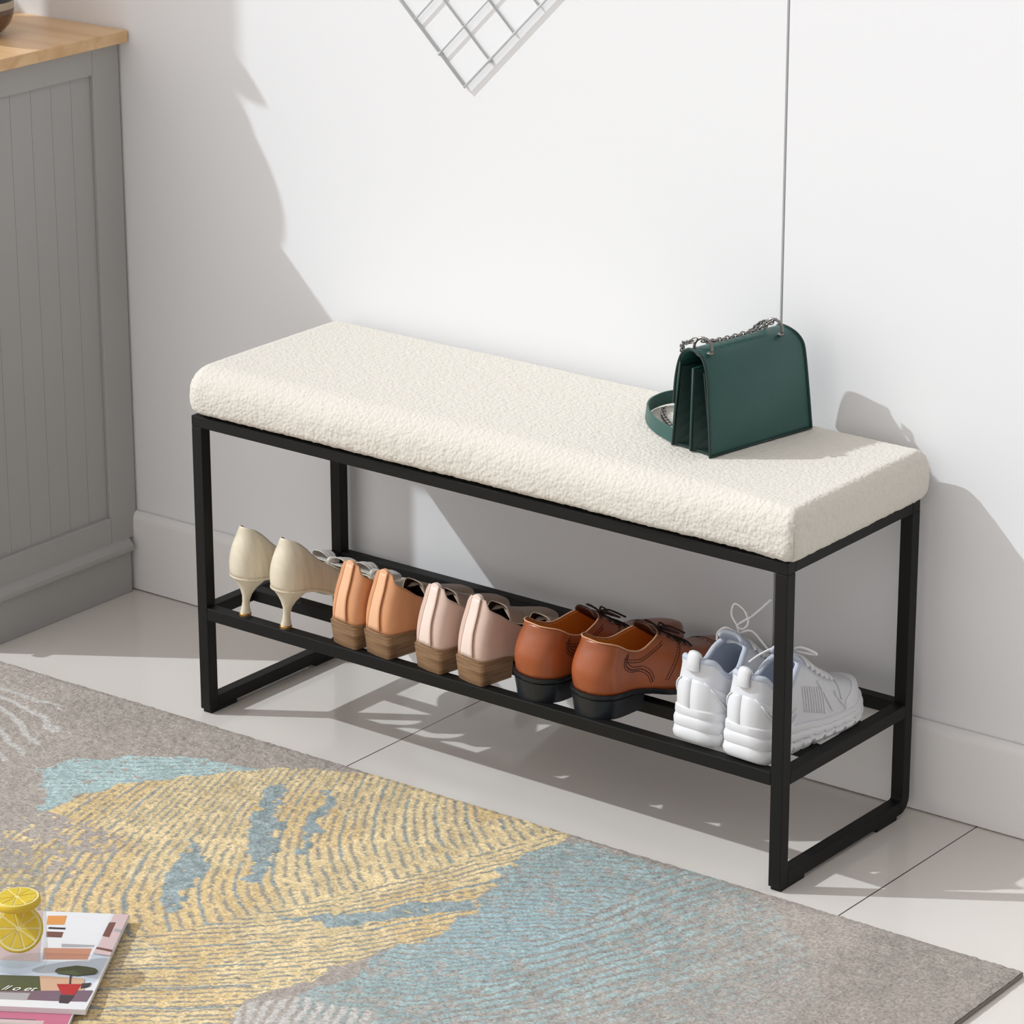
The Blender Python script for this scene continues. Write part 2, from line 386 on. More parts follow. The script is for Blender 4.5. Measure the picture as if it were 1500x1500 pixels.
# ------------------------------------------------------------------ shoes
class Last:
    """Analytic shoe form: y runs heel to toe, z up, x to the right."""
    def __init__(s, L, w, h, bz, tz, e1=.75, e2=.9, rr=.035, rt=.05, pr=2.4, pt=2.2, lean=.012, bend=.004, side=1, leanr=.09, bulge=0, toeh=.55):
        s.L = L; s.w = pchip(w); s.h = pchip(h); s.bz = pchip(bz); s.tz = pchip(tz)
        s.e1, s.e2, s.rr, s.rt, s.pr, s.pt = e1, e2, rr, rt, pr, pt
        s.lean, s.bend, s.side, s.leanr, s.bulge, s.toeh = lean, bend, side, leanr, bulge, toeh
    def width(s, y):
        w = s.w(y)
        if y < s.rr: w *= max(0, 1-((s.rr-y)/s.rr)**s.pr)**(1/s.pr)
        if y > s.L-s.rt: w *= max(0, 1-((y-s.L+s.rt)/s.rt)**s.pt)**(1/s.pt)
        return w
    def height(s, y):
        h = s.h(y)
        if y > s.L-s.rt:
            k = max(0, 1-((y-s.L+s.rt)/s.rt)**s.pt)**(1/s.pt); h *= s.toeh+(1-s.toeh)*k
        return h
    def warp(s, x, y, z):
        b = s.bz(y); hz = max(0, z-b)
        f = max(0, 1-y/s.leanr); f = f*f*(3-2*f) if f < 1 else 1
        y2 = y + s.lean*f*(hz/.07)**1.5 - s.bulge*f*math.sin(min(1, hz/.06)*PI)
        return Vector((x + s.side*s.bend*(y/s.L)**2*1.0, y2, z))
    def a_of_z(s, y, z):
        b = s.bz(y); h = s.height(y); q = min(max((z-b)/h, 0), 1)
        return math.acos(min(1, q**(1/s.e2)))
    def P(s, y, a, sd=1, off=0.0):
        w = s.width(y); h = s.height(y); b = s.bz(y)
        x = sd*w*max(0, math.sin(a))**s.e1; z = b+h*max(0, math.cos(a))**s.e2
        p = s.warp(x, y, z)
        if off:
            p2 = s.P(min(y+.003, s.L), a, sd); p3 = s.P(y, min(a+.05, PI/2), sd); p4 = s.P(y, max(a-.05, 0), sd); p5 = s.P(max(y-.003, 0), a, sd)
            n = (p2-p5).cross(p3-p4)
            if n.length > 1e-12:
                n.normalize()
                c = s.warp(0, max(y, .02), b+h*.3)
                if n.dot(p-c) < 0: n = -n
                p = p+n*off
        return p
    def S(s, y, z, sd=1, off=0.0): return s.P(y, s.a_of_z(y, z), sd, off)
    def ys(s, n=46):
        out = []
        for i in range(n+1):
            t = i/n; out.append(s.L*(.5-.5*math.cos(PI*t))*.75+s.L*t*.25)
        out[0] = 0; out[-1] = s.L
        return out
def upper(s, name, mats, parent, y0=0, y1=None, off=0.0, thick=.0018, nv=14, bottom=True, zlo=None, zhi=None, face_mat=None, ny=46):
    """Shell from topline (or zhi) down to the feather edge (or zlo)."""
    vs = []; fs = []; idx = []
    Y = [y for y in s.ys(ny) if y >= y0-1e-9 and (y1 is None or y <= y1+1e-9)]
    if y0 > 0 and abs(Y[0]-y0) > 1e-4: Y.insert(0, y0)
    if y1 is not None and abs(Y[-1]-y1) > 1e-4: Y.append(y1)
    rows = []
    for y in Y:
        top = s.tz(y) if zhi is None else min(zhi(y), s.tz(y))
        a0 = s.a_of_z(y, top) if top < s.bz(y)+s.height(y) else 0
        a1 = PI/2 if zlo is None else s.a_of_z(y, zlo(y))
        row = []
        half = [a0+(a1-a0)*k/nv for k in range(nv+1)]
        for a in half: row.append(s.P(y, a, -1, off))
        if bottom:
            w = s.width(y); b = s.bz(y)
            for k in (-.5, 0, .5): row.append(s.warp(k*w, y, b))
            for a in half[::-1]: row.append(s.P(y, a, 1, off))
        rows.append(row)
        if not bottom: row.append([s.P(y, a, 1, off) for a in half])
    if bottom:
        n = len(rows[0])
        for r in rows: vs += r
        for i in range(len(rows)-1):
            for k in range(n-1): fs.append((i*n+k, i*n+k+1, (i+1)*n+k+1, (i+1)*n+k))
        # front closes itself: left and right top edges coincide when a0 = 0
    else:
        n = nv+1
        for sd in (0, 1):
            base = len(vs)
            for r in rows: vs += (r[:-1] if sd == 0 else r[-1])
            for i in range(len(rows)-1):
                for k in range(n-1): fs.append((base+i*n+k, base+i*n+k+1, base+(i+1)*n+k+1, base+(i+1)*n+k))
    o = from_py(name, vs, fs, mats, parent, smooth=True, merge=2e-4)
    if face_mat:
        for p in o.data.polygons: p.material_index = face_mat(p.center)
    # make the outward side consistent
    c = Vector((0, s.L*.4, s.bz(s.L*.4)+.03)); tot = 0
    for p in o.data.polygons: tot += p.normal.dot(p.center-c)*p.area
    if tot < 0: o.data.flip_normals()
    sm = o.modifiers.new('solid', 'SOLIDIFY'); sm.thickness = thick; sm.offset = -1
    if len(mats) > 1 if isinstance(mats, list) else False:
        sm.material_offset = len(mats)-1; sm.material_offset_rim = 0
    return o
def sole(s, name, m, parent, layers, y0=0, y1=None, ny=40, grow=None, zt=None, smooth=True, notch=None):
    """layers: list of (fraction from bottom 0..1, outward growth). top = zt(y), bottom = zb(y)"""
    ztop, zbot = zt
    Y = [y for y in s.ys(ny) if y >= y0 and (y1 is None or y <= y1)]
    if y1 is not None and abs(Y[-1]-y1) > 1e-4: Y.append(y1)
    if y0 > 0 and abs(Y[0]-y0) > 1e-4: Y.insert(0, y0)
    loops = []
    for fr, g in layers:
        R = []; Lf = []
        for y in Y:
            w = s.width(y); zb, zt_ = zbot(y), ztop(y)
            if notch: zb = zb+notch(y)
            z = zb+(zt_-zb)*fr
            gg = g
            # growth along y at the ends
            yy = y
            if y < s.rr and y0 == 0: yy = y-g*(1-y/s.rr)
            if y > s.L-s.rt and y1 is None: yy = y+g*((y-s.L+s.rt)/s.rt)
            xo = s.side*s.bend*(y/s.L)**2
            ww = w+(g if w > .004 else g*w/.004)
            R.append(Vector((ww+xo, yy, z))); Lf.append(Vector((-ww+xo, yy, z)))
        loops.append((R, Lf))
    vs = []; fs = []
    n = len(Y)
    for R, Lf in loops: vs += R+Lf
    for i in range(len(loops)-1):
        a, b = i*2*n, (i+1)*2*n
        for k in range(n-1):
            fs.append((a+k, a+k+1, b+k+1, b+k)); fs.append((a+n+k+1, a+n+k, b+n+k, b+n+k+1))
        fs.append((a+n, a, b, b+n)); fs.append((a+n-1, a+2*n-1, b+2*n-1, b+n-1))
    t = (len(loops)-1)*2*n
    for k in range(n-1):
        fs.append((k+1, k, n+k, n+k+1)); fs.append((t+k, t+k+1, t+n+k+1, t+n+k))
    o = from_py(name, vs, fs, m, parent, smooth=smooth, merge=1e-5)
    if smooth: 
        es = o.modifiers.new('es', 'EDGE_SPLIT'); es.split_angle = math.radians(40)
    return o
def curve_tubes(name, m, parent, curves, r=.0007, n=6):
    bm = bmesh.new()
    for c in curves: tube(bm, c, r, n)
    return from_bm(name, bm, m, parent, smooth=True)
def dots(name, m, parent, pts, r=.0011):
    bm = bmesh.new()
    for p in pts:
        bmesh.ops.create_icosphere(bm, subdivisions=1, radius=r, matrix=Matrix.Translation(p))
    return from_bm(name, bm, m, parent, smooth=True)

def absorb(carrier, names):
    """bake the carrier's modifiers and fold stitched or pressed surface pattern into its mesh"""
    dg = bpy.context.evaluated_depsgraph_get()
    me = bpy.data.meshes.new_from_object(carrier.evaluated_get(dg)); carrier.modifiers.clear()
    bm = bmesh.new(); bm.from_mesh(me)
    for c in list(col.objects):
        if c.parent in (carrier, carrier.parent) and c != carrier and c.name.split('.')[0] in names:
            me.materials.append(c.data.materials[0]); k = len(me.materials)-1
            n0 = len(bm.faces); bm.from_mesh(c.data); bm.faces.ensure_lookup_table()
            for f in bm.faces[n0:]: f.material_index = k
            bpy.data.objects.remove(c)
    bm.to_mesh(me); bm.free(); carrier.data = me
def kid(root, name): return [c for c in col.objects if c.parent == root and c.name.split('.')[0] == name][0]
ZSH = ZS   # shelf top
def shoe_root(name, x, y, deg, label, cat, group, z=ZSH):
    r = empty(name, (x, y, z), -math.radians(deg)); tag(r, label, cat, group); return r

# ---- pumps
def pump(x, y, deg, side, label):
    root = shoe_root('stiletto_pump', x, y, deg, label, 'shoe', 'ivory satin heeled pumps')
    s = Last(.245, [(0, .0275), (.03, .0285), (.08, .0245), (.125, .031), (.165, .036), (.2, .033), (.245, .022)],
             [(0, .0775), (.03, .074), (.05, .068), (.09, .058), (.13, .046), (.16, .038), (.19, .029), (.245, .016)],
             [(0, .061), (.035, .059), (.07, .048), (.11, .025), (.15, .008), (.18, .0045), (.245, .007)],
             [(0, .1345), (.012, .131), (.03, .120), (.05, .105), (.085, .080), (.12, .057), (.145, .044), (.158, .042), (.168, .06), (.19, .1), (.245, .1)],
             e1=.62, e2=1.0, rr=.03, rt=.085, pr=2.2, pt=1.9, lean=.013, bend=-.004, side=side, bulge=.004, leanr=.1)
    upper(s, 'upper', [M['satin'], M['satin_in']], root)
    sole(s, 'sole', M['satin'], root, [(0, -.001), (.5, .0008), (1, .0006)], zt=(lambda y: s.bz(y)+.0015, lambda y: s.bz(y)-.0032))
    # heel: from broad seat to slim stem to flared tip
    bm = bmesh.new(); rings = []
    prof = [(0, .0085, .0085, .017), (.003, .0085, .0085, .017), (.012, .0058, .0062, .018), (.022, .0048, .0055, .019), (.031, .0062, .0075, .021), (.040, .011, .012, .0235), (.048, .018, .018, .0265), (.055, .0245, .0245, .0285), (.0605, .0268, .0275, .0300)]
    for z, rx, ry, yc in prof:
        rings.append([bm.verts.new((rx*math.cos(2*PI*k/24), yc+ry*math.sin(2*PI*k/24), z)) for k in range(24)])
    for A, B in zip(rings, rings[1:]):
        for k in range(24): bm.faces.new([A[k], A[(k+1) % 24], B[(k+1) % 24], B[k]])
    bm.faces.new(rings[0][::-1]); bm.faces.new(rings[-1])
    h = from_bm('heel', bm, M['satin'], root, smooth=True)
    bm = bmesh.new(); lathe(bm, [(.0080, 0), (.0088, .001), (.0088, .004), (.0075, .0055)], 20, (0, .017, 0))
    from_bm('heel_tip', bm, M['gold'], h, smooth=True, label='brass coloured heel tip')
    # bow over the toe
    bow = empty('bow', (0, 0, 0), parent=root); bow.location = s.P(.182, 0, 1)+Vector((0, 0, -.001))
    bow.rotation_euler = (math.radians(-14), 0, 0)
    for sd in (-1, 1):
        # a folded satin ribbon: out along the bottom, round the end, back on top
        path = [(.002, .003), (.012, .0035), (.024, .004), (.034, .0055), (.0375, .0095), (.034, .0135), (.022, .0150), (.010, .0130), (.002, .0085)]
        pp = catmull([(a, 0, b) for a, b in path], 4); vs = []; fs = []; nw = 8
        for i, p in enumerate(pp):
            u = i/(len(pp)-1); wd = .0065+.0065*math.sin(PI*min(1, u*1.0))**.7
            for j in range(nw+1):
                q = -1+2*j/nw
                vs.append((sd*(p.x+.0015*math.cos(q*2.5)*(p.x/.037)), q*wd+.003*p.x/.037, p.z+.0009*math.cos(q*5.0)*(1-p.x/.045)))
        for i in range(len(pp)-1):
            for j in range(nw): fs.append((i*(nw+1)+j, i*(nw+1)+j+1, (i+1)*(nw+1)+j+1, (i+1)*(nw+1)+j))
        o = from_py('bow_loop', vs, fs, M['bow'], bow, smooth=True)
        sm = o.modifiers.new('s', 'SOLIDIFY'); sm.thickness = .0012; sm.offset = 0
    bm = bmesh.new(); bmesh.ops.create_uvsphere(bm, u_segments=16, v_segments=10, radius=1, matrix=Matrix.Translation((0, 0, .006)) @ Matrix.Diagonal((.007, .011, .007, 1)))
    from_bm('bow_knot', bm, M['bow'], bow, smooth=True)
    return root

# ---- loafers with stacked block heels
def loafer(x, y, deg, side, label, main, strip, group, k=1.0):
    root = shoe_root('block_heel_loafer', x, y, deg, label, 'shoe', group)
    s = Last(.238, [(0, .0290), (.03, .0292), (.08, .0265), (.13, .0280), (.17, .0288), (.21, .0284), (.238, .026)],
             [(0, .120), (.03, .106), (.06, .086), (.09, .068), (.12, .058), (.15, .050), (.19, .038), (.238, .028)],
             [(0, .0365), (.04, .0345), (.08, .022), (.12, .009), (.16, .0045), (.2, .0045), (.238, .007)],
             [(0, .1195), (.0016, .118), (.0045, .108), (.012, .1035), (.03, .0955), (.06, .079), (.09, .062), (.118, .049), (.136, .047), (.143, .10), (.16, .14), (.238, .14)],
             e1=.46, e2=1.0, rr=.021, rt=.05, pr=3.2, pt=2.8, lean=.015, bend=-.002, side=side, bulge=.002, leanr=.08, toeh=.5)
    sq = Last(.238, [(0, .0280), (.06, .0272), (.238, .028)], [(0, .1), (.238, .1)], [(0, .0365), (.04, .0345), (.08, .022), (.238, .02)], [(0, .1), (.238, .1)],
              rr=.013, rt=.05, pr=4.6, bend=0, side=side)
    upper(s, 'upper', [main, M['vamp_shade'], M['dark_in']], root, face_mat=lambda c: 1 if c.y > .118+.25*c.z else 0)
    o = [c for c in col.objects if c.parent == root][0]
    o.modifiers['solid'].material_offset = 2
    # darken only the inside: slots 0/1 -> lining
    # high tongue lip standing above the vamp
    vs = []; fs = []; nu, nv = 14, 6
    for i in range(nu+1):
        a = -1.15+2.3*i/nu
        for j in range(nv+1):
            t = j/nv; y0 = .160-.024*t
            p = s.P(y0+.0, abs(a)*.9, 1 if a > 0 else -1, .0012)
            lift = .006*(t**1.5)*math.cos(a*.9)
            vs.append(p+Vector((0, -.004*t, lift)))
    for i in range(nu):
        for j in range(nv): fs.append((i*(nv+1)+j, (i+1)*(nv+1)+j, (i+1)*(nv+1)+j+1, i*(nv+1)+j+1))
    t = from_py('tongue', vs, fs, [M['vamp_shade'], M['dark_in']], root, smooth=True)
    if sum(p.normal.z for p in t.data.polygons) < 0: t.data.flip_normals()
    sm = t.modifiers.new('s', 'SOLIDIFY'); sm.thickness = .0016; sm.offset = -1; sm.material_offset = 1
    sole(s, 'sole', M['stack'], root, [(0, .0004), (1, .0008)], zt=(lambda y: s.bz(y)+.0008, lambda y: s.bz(y)-.004))
    # block heel
    zt = lambda y: s.bz(y)-.003
    sole(sq, 'heel', M['stack'], root, [(0, -.0030), (.04, -.0024), (1, .0008)], y1=.058, zt=(zt, lambda y: 0.0))
    # back strip with two stitched ridges
    bandy = .0105
    vs = []; fs = []; n = 14
    for i in range(n+1):
        z = .040+(.1185-.040)*i/n
        hw = .0088+(.0030 if i < 6 else 0)*(1-i/6)-(.0012*max(0, i-8)/6)
        row = []
        for q in (-1, -.6, 0, .6, 1):
            # find y with width giving x = q*hw at height z
            lo, hi = 0.0, .02
            for _ in range(18):
                mid = (lo+hi)/2; X = s.S(mid, z, 1).x
                if abs(X) < abs(q)*hw: lo = mid
                else: hi = mid
            yv = hi if q else 0
            p = s.S(yv, z, 1 if q >= 0 else -1)
            row.append(p+Vector((q*.0006, -.0012, 0)))
        vs += row
    for i in range(n):
        for j in range(4): fs.append((i*5+j, i*5+j+1, (i+1)*5+j+1, (i+1)*5+j))
    hs = from_py('heel_strip', vs, fs, strip, root, smooth=True)
    if sum(p.normal.y for p in hs.data.polygons) > 0: hs.data.flip_normals()
    sm = hs.modifiers.new('s', 'SOLIDIFY'); sm.thickness = .002; sm.offset = 0
    curve_tubes('strip_seam', main, hs, [[vs[i*5+j]+Vector((0, -.0008, 0)) for i in range(n+1)] for j in (0, 4)], .0009)
    absorb(hs, ('strip_seam',))
    # pull tab at the top of the back
    bm = bmesh.new()
    c = s.S(0, .1185, 1)+Vector((0, .0015, 0))
    vsb = []
    for sy in (-.003, .003):
        for a in range(9):
            an = PI*a/8; vsb.append((.0088*math.cos(an), sy, .006*math.sin(an)-.0015))
    V = [bm.verts.new(Vector(p)+c) for p in vsb]
    bm.faces.new(V[:9]); bm.faces.new(V[9:][::-1])
    for a in range(8): bm.faces.new([V[a], V[9+a], V[10+a], V[a+1]])
    bm.faces.new([V[0], V[8], V[17], V[9]])
    bmesh.ops.recalc_face_normals(bm, faces=bm.faces)
    from_bm('pull_tab', bm, strip, root, bevel=.0008)
    return root

# ---- brogues
def brogue(x, y, deg, side, label):
    root = shoe_root('brogue_shoe', x, y, deg, label, 'shoe', 'cognac leather brogues')
    s = Last(.292, [(0, .0365), (.03, .0378), (.09, .033), (.15, .039), (.2, .0425), (.25, .039), (.292, .033)],
             [(0, .105), (.05, .096), (.10, .086), (.125, .078), (.16, .062), (.2, .047), (.25, .040), (.292, .034)],
             [(0, .034), (.05, .033), (.09, .025), (.13, .014), (.18, .008), (.23, .008), (.292, .012)],
             [(0, .105), (.02, .101), (.05, .088), (.075, .082), (.10, .088), (.122, .096), (.132, .10), (.148, .20), (.292, .2)],
             e1=.55, e2=.95, rr=.036, rt=.075, pr=2.2, pt=2.2, lean=.011, bend=-.006, side=side, bulge=.007, leanr=.11, toeh=.6)
    upper(s, 'upper', [M['brogue'], M['brogue_in']], root, thick=.0024, nv=18)
    # welt + sole + heel
    sole(s, 'sole', M['sole_black'], root, [(0, .001), (.6, .0035), (1, .0035)], zt=(lambda y: s.bz(y)+.001, lambda y: s.bz(y)-.007))
    sole(s, 'heel', M['sole_black'], root, [(0, -.0005), (1, .0028)], y1=.078, zt=(lambda y: s.bz(y)-.0065, lambda y: 0.0))
    # light edge of the collar
    rim = []
    for sd in (-1, 1):
        row = []
        for i in range(26):
            yv = .003+(.130-.003)*i/25; row.append(s.S(yv, s.tz(yv), sd, .0002)+Vector((0, 0, .0006)))
        rim.append(row)
    curve_tubes('collar_edge', M['edge'], root, [rim[0][::-1]+rim[1]], .0011, 6)
    # perforation lines
    P = []
    for sd in (-1, 1):
        for i in range(20):
            yv = .045+.072*i/19; P.append(s.S(yv, s.tz(yv)-.011, sd, .0002))
        cc_ = catmull([(.046, .083, 0), (.047, .070, 0), (.058, .061, 0), (.076, .057, 0), (.090, .047, 0), (.096, .034, 0)], 6)
        for p_ in cc_[::1]: P.append(s.S(p_.x, p_.y, sd, .0002))
        for i in range(18):
            u = i/17; P.append(s.S(.118+.035*u, .032+.048*u, sd, .0002))
        for i in range(26):
            u = i/25; a = PI/2*u*.96+.02; P.append(s.P(.212+.020*math.cos(a*2)*.5, a, sd, .0002))
    for Q in (P[:len(P)//2], P[len(P)//2:]): dots('perforations', M['brogue_dark'], root, Q, .0011)
    for sd in (-1, 1):
        C = []
        C.append([s.S(.045+.072*i/19, s.tz(.045+.072*i/19)-.0145, sd, .0003) for i in range(20)])
        C.append([s.S(p_.x+.003, p_.y+.003, sd, .0003) for p_ in cc_]); C.append([s.S(p_.x-.003, p_.y-.002, sd, .0003) for p_ in cc_])
        C.append([s.S(.122+.035*i/19, .030+.048*i/19, sd, .0003) for i in range(20)])
        C.append([s.P(.218+.012*math.cos(PI*i/19), PI/2*i/19, sd, .0003) for i in range(20)])
        curve_tubes('stitching', M['brogue_dark'], root, C, .0005)
    # tongue
    vs = []; fs = []; nu, nv = 10, 8
    for i in range(nu+1):
        q = -1+2*i/nu
        for j in range(nv+1):
            t = j/nv; yv = .165-.052*t
            p = s.P(yv, abs(q)*.42, 1 if q > 0 else -1, -.003)
            vs.append(p+Vector((0, -.004*t, .007*t*t*(1-.3*q*q))))
    for i in range(nu):
        for j in range(nv): fs.append((i*(nv+1)+j, (i+1)*(nv+1)+j, (i+1)*(nv+1)+j+1, i*(nv+1)+j+1))
    t = from_py('tongue', vs, fs, M['brogue_dark'], root, smooth=True)
    sm = t.modifiers.new('s', 'SOLIDIFY'); sm.thickness = .003; sm.offset = 0
    # laces
    C = []
    for k in range(5):
        yv = .134+.0095*k
        C.append([s.P(yv, .40*abs(q), 1 if q > 0 else -1, .0022) for q in [(-1+2*i/10) for i in range(11)]])
    c0 = s.P(.134, 0, 1, .004)
    for sd in (-1, 1):
        C.append(catmull([c0, c0+Vector((sd*.012, -.004, .006)), c0+Vector((sd*.030, .004, .001)), c0+Vector((sd*.024, .012, -.004)), c0], 6))
        C.append(catmull([c0, c0+Vector((sd*.008, .010, .002)), c0+Vector((sd*.020, .030, -.010))], 6))
    curve_tubes('laces', M['lace_dark'], root, C, .0014)
    absorb(kid(root, 'upper'), ('perforations', 'stitching'))
    return root

# ---- sneakers
def sneaker(x, y, deg, side, label, loose=False):
    root = shoe_root('running_shoe', x, y, deg, label, 'shoe', 'white running shoes')
    root.scale = (.94, .81, 1.0)
    s = Last(.285, [(0, .0355), (.03, .0365), (.09, .034), (.15, .0365), (.2, .0380), (.245, .0365), (.285, .032)],
             [(0, .140), (.05, .116), (.10, .100), (.125, .088), (.16, .068), (.2, .050), (.25, .036), (.285, .026)],
             [(0, .040), (.06, .036), (.12, .030), (.18, .024), (.24, .024), (.285, .032)],
             [(0, .117), (.012, .115), (.03, .100), (.055, .090), (.08, .092), (.10, .106), (.12, .120), (.135, .2), (.285, .2)],
             e1=.55, e2=.95, rr=.036, rt=.07, pr=2.3, pt=2.3, lean=.006, bend=-.006, side=side, bulge=.004, leanr=.1, toeh=.6)
    upper(s, 'upper', [M['sneak'], M['sneak_in']], root, thick=.0065, nv=18)
    # overlays: heel counter, toe cap, eyestay
    upper(s, 'heel_counter', [M['sneak2']], root, y1=.085, off=.0014, bottom=False, zhi=lambda y: .092-.55*y, zlo=lambda y: s.bz(y)+.001, thick=.0016)
    upper(s, 'toe_overlay', [M['sneak2']], root, y0=.215, off=.0012, bottom=False, zhi=lambda y: s.bz(y)+.016+.4*max(0, y-.215), zlo=lambda y: s.bz(y)+.001, thick=.0016)
    # midsole in stacked ridges with notched tread
    def notch(y):
        return .0045 if (y % .026) > .0195 and .02 < y < .27 else 0.0
    zb = lambda y: max(0.0, .0003+.9*(max(0, y-.235)/.05)**2*.014 + (.006*(max(0, .02-y)/.02)**2))
    sole(s, 'midsole', M['midsole'], root,
         [(0, .002), (.10, .0055), (.22, .0068), (.33, .0052), (.38, .0036), (.44, .0056), (.60, .0060), (.68, .0048), (.72, .0030), (.78, .0044), (.95, .0040), (1, .002)],
         zt=(lambda y: s.bz(y)+.004+(.010*max(0, 1-y/.06)), zb), ny=130, notch=notch)
    C = []
    for sd in (-1, 1):
        C.append([s.S(.004+.085*i/20, .090-.030*i/20-.022*math.sin(PI*i/20), sd, .0026) for i in range(21)])
        C.append([s.S(.010+.080*i/20, .082-.030*i/20-.026*math.sin(PI*i/20), sd, .0028) for i in range(21)])
        C.append([s.S(.150+.030*i/20, .082-.046*(i/20), sd, .0014) for i in range(21)])
        C.append([s.S(.190+.026*i/20, .060-.028*(i/20)**.7, sd, .0016) for i in range(21)])
        for k in range(9):
            yv = .108+.0062*k; C.append([s.S(yv+.004*i/8, (.086-.28*(yv-.108))-(.036)*i/8, sd, .0008) for i in range(9)])
        C.append([s.P(.205+.0*i, .25+.9*i/12, sd, .0014) for i in range(13)])
    curve_tubes('overlay_ribs', M['sneak2'], root, C, .0011)
    # padded collar
    rim = []
    for sd in (-1, 1):
        rim.append([s.S(.002+(.118-.002)*i/25, s.tz(.002+(.118-.002)*i/25)-.002, sd, -.0035)+Vector((0, 0, .0015)) for i in range(26)])
    curve_tubes('padded_collar', M['sneak_in'], root, [rim[0][::-1]+rim[1]], .0048, 10)
    # heel tab
    bm = bmesh.new()
    tube(bm, catmull([s.S(0, .104, 1)+Vector((0, -.002, 0)), s.S(0, .114, 1)+Vector((0, -.0035, 0)), s.S(0, .117, 1)+Vector((0, .001, .008)), s.S(0, .112, 1)+Vector((0, .009, .002))], 6), .0052, 10)
    for v in bm.verts: v.co.x *= 2.0
    from_bm('heel_tab', bm, M['sneak2'], root, smooth=True)
    # tongue
    vs = []; fs = []; nu, nv = 12, 10
    for i in range(nu+1):
        q = -1+2*i/nu
        for j in range(nv+1):
            t = j/nv; yv = .190-.080*t
            p = s.P(yv, abs(q)*.45, 1 if q > 0 else -1, -.002)
            vs.append(p+Vector((0, -.008*t*t, .009*t**3*(1-.35*q*q))))
    for i in range(nu):
        for j in range(nv): fs.append((i*(nv+1)+j, (i+1)*(nv+1)+j, (i+1)*(nv+1)+j+1, i*(nv+1)+j+1))
    t = from_py('tongue', vs, fs, M['sneak_in'], root, smooth=True)
    sm = t.modifiers.new('s', 'SOLIDIFY'); sm.thickness = .007; sm.offset = 0
    sb = t.modifiers.new('ss', 'SUBSURF'); sb.levels = 1; sb.render_levels = 1
    # laces
    C = []
    Yl = [.128+.0125*k for k in range(6)]
    for k, yv in enumerate(Yl):
        aa = .52
        C.append([s.P(yv, aa*abs(q), 1 if q > 0 else -1, .0036) for q in [(-1+2*i/10) for i in range(11)]])
        if k < 5:
            for f in (-1, 1):
                C.append([s.P(yv+.0125*(i/10), aa*abs(-1+2*i/10), f*(1 if i > 5 else -1), .0050) for i in range(11)])
    c0 = s.P(.124, 0, 1, .006)
    if loose:
        C.append(catmull([c0, c0+Vector((-.006, .004, .010)), c0+Vector((-.018, .008, .022)), c0+Vector((-.014, .010, .037)), c0+Vector((.004, .008, .032)), c0+Vector((.012, .006, .018)), c0+Vector((.006, .002, .008)), c0+Vector((-.004, .002, .010)), c0+Vector((.004, .006, .018)), c0+Vector((.016, .008, .026))], 8))
        C.append(catmull([c0, c0+Vector((.018, .004, .008)), c0+Vector((.034, .010, -.006)), c0+Vector((.040, .02, -.020))], 8))
        C.append(catmull([c0, c0+Vector((-.018, -.004, .006)), c0+Vector((-.034, -.002, -.004)), c0+Vector((-.040, .004, -.018))], 8))
        C.append(catmull([c0+Vector((.016, .008, .026)), c0+Vector((.032, .012, .042)), c0+Vector((.044, .016, .055))], 8))
    else:
        for sd in (-1, 1):
            C.append(catmull([c0, c0+Vector((sd*.016, .0, .008)), c0+Vector((sd*.034, .01, .002)), c0+Vector((sd*.026, .018, -.004)), c0], 6))
        C.append(catmull([c0, c0+Vector((-.012, -.012, .006)), c0+Vector((-.030, -.034, -.004)), c0+Vector((-.040, -.05, -.014))], 6))
    curve_tubes('laces', M['lace_w'], root, C, .0017)
    absorb(kid(root, 'upper'), ('overlay_ribs',))
    return root

pump(.0775, -.004, 9, 1, 'ivory satin stiletto pump with bow nearest the left front leg of the bench')
pump(.1555, -.006, 9, -1, 'ivory satin stiletto pump with bow, beside the tan loafers')
loafer(.2670, .003, 11, 1, 'tan leather block heel loafer beside the ivory satin pump', M['tan'], M['tan_strip'], 'tan block heel loafers')
loafer(.3270, .003, 11, -1, 'tan leather block heel loafer beside the blush pink loafer', M['tan'], M['tan_strip'], 'tan block heel loafers')
loafer(.4170, .003, 11, 1, 'blush beige leather block heel loafer beside the tan loafer', M['blush'], M['blush_strip'], 'blush block heel loafers')
loafer(.4890, .003, 11, -1, 'blush beige leather block heel loafer beside the brown brogue', M['blush'], M['blush_strip'], 'blush block heel loafers')
brogue(.5860, .004, 11, 1, 'cognac brown leather brogue with black sole beside the blush loafer')
brogue(.6810, .004, 11, -1, 'cognac brown leather brogue with black sole beside the white sneaker')
sneaker(.8510, .010, 2, 1, 'white running shoe with raised lace loop beside the brown brogue', True)
sneaker(.9330, .004, 3, -1, 'white running shoe behind the right front leg of the bench')

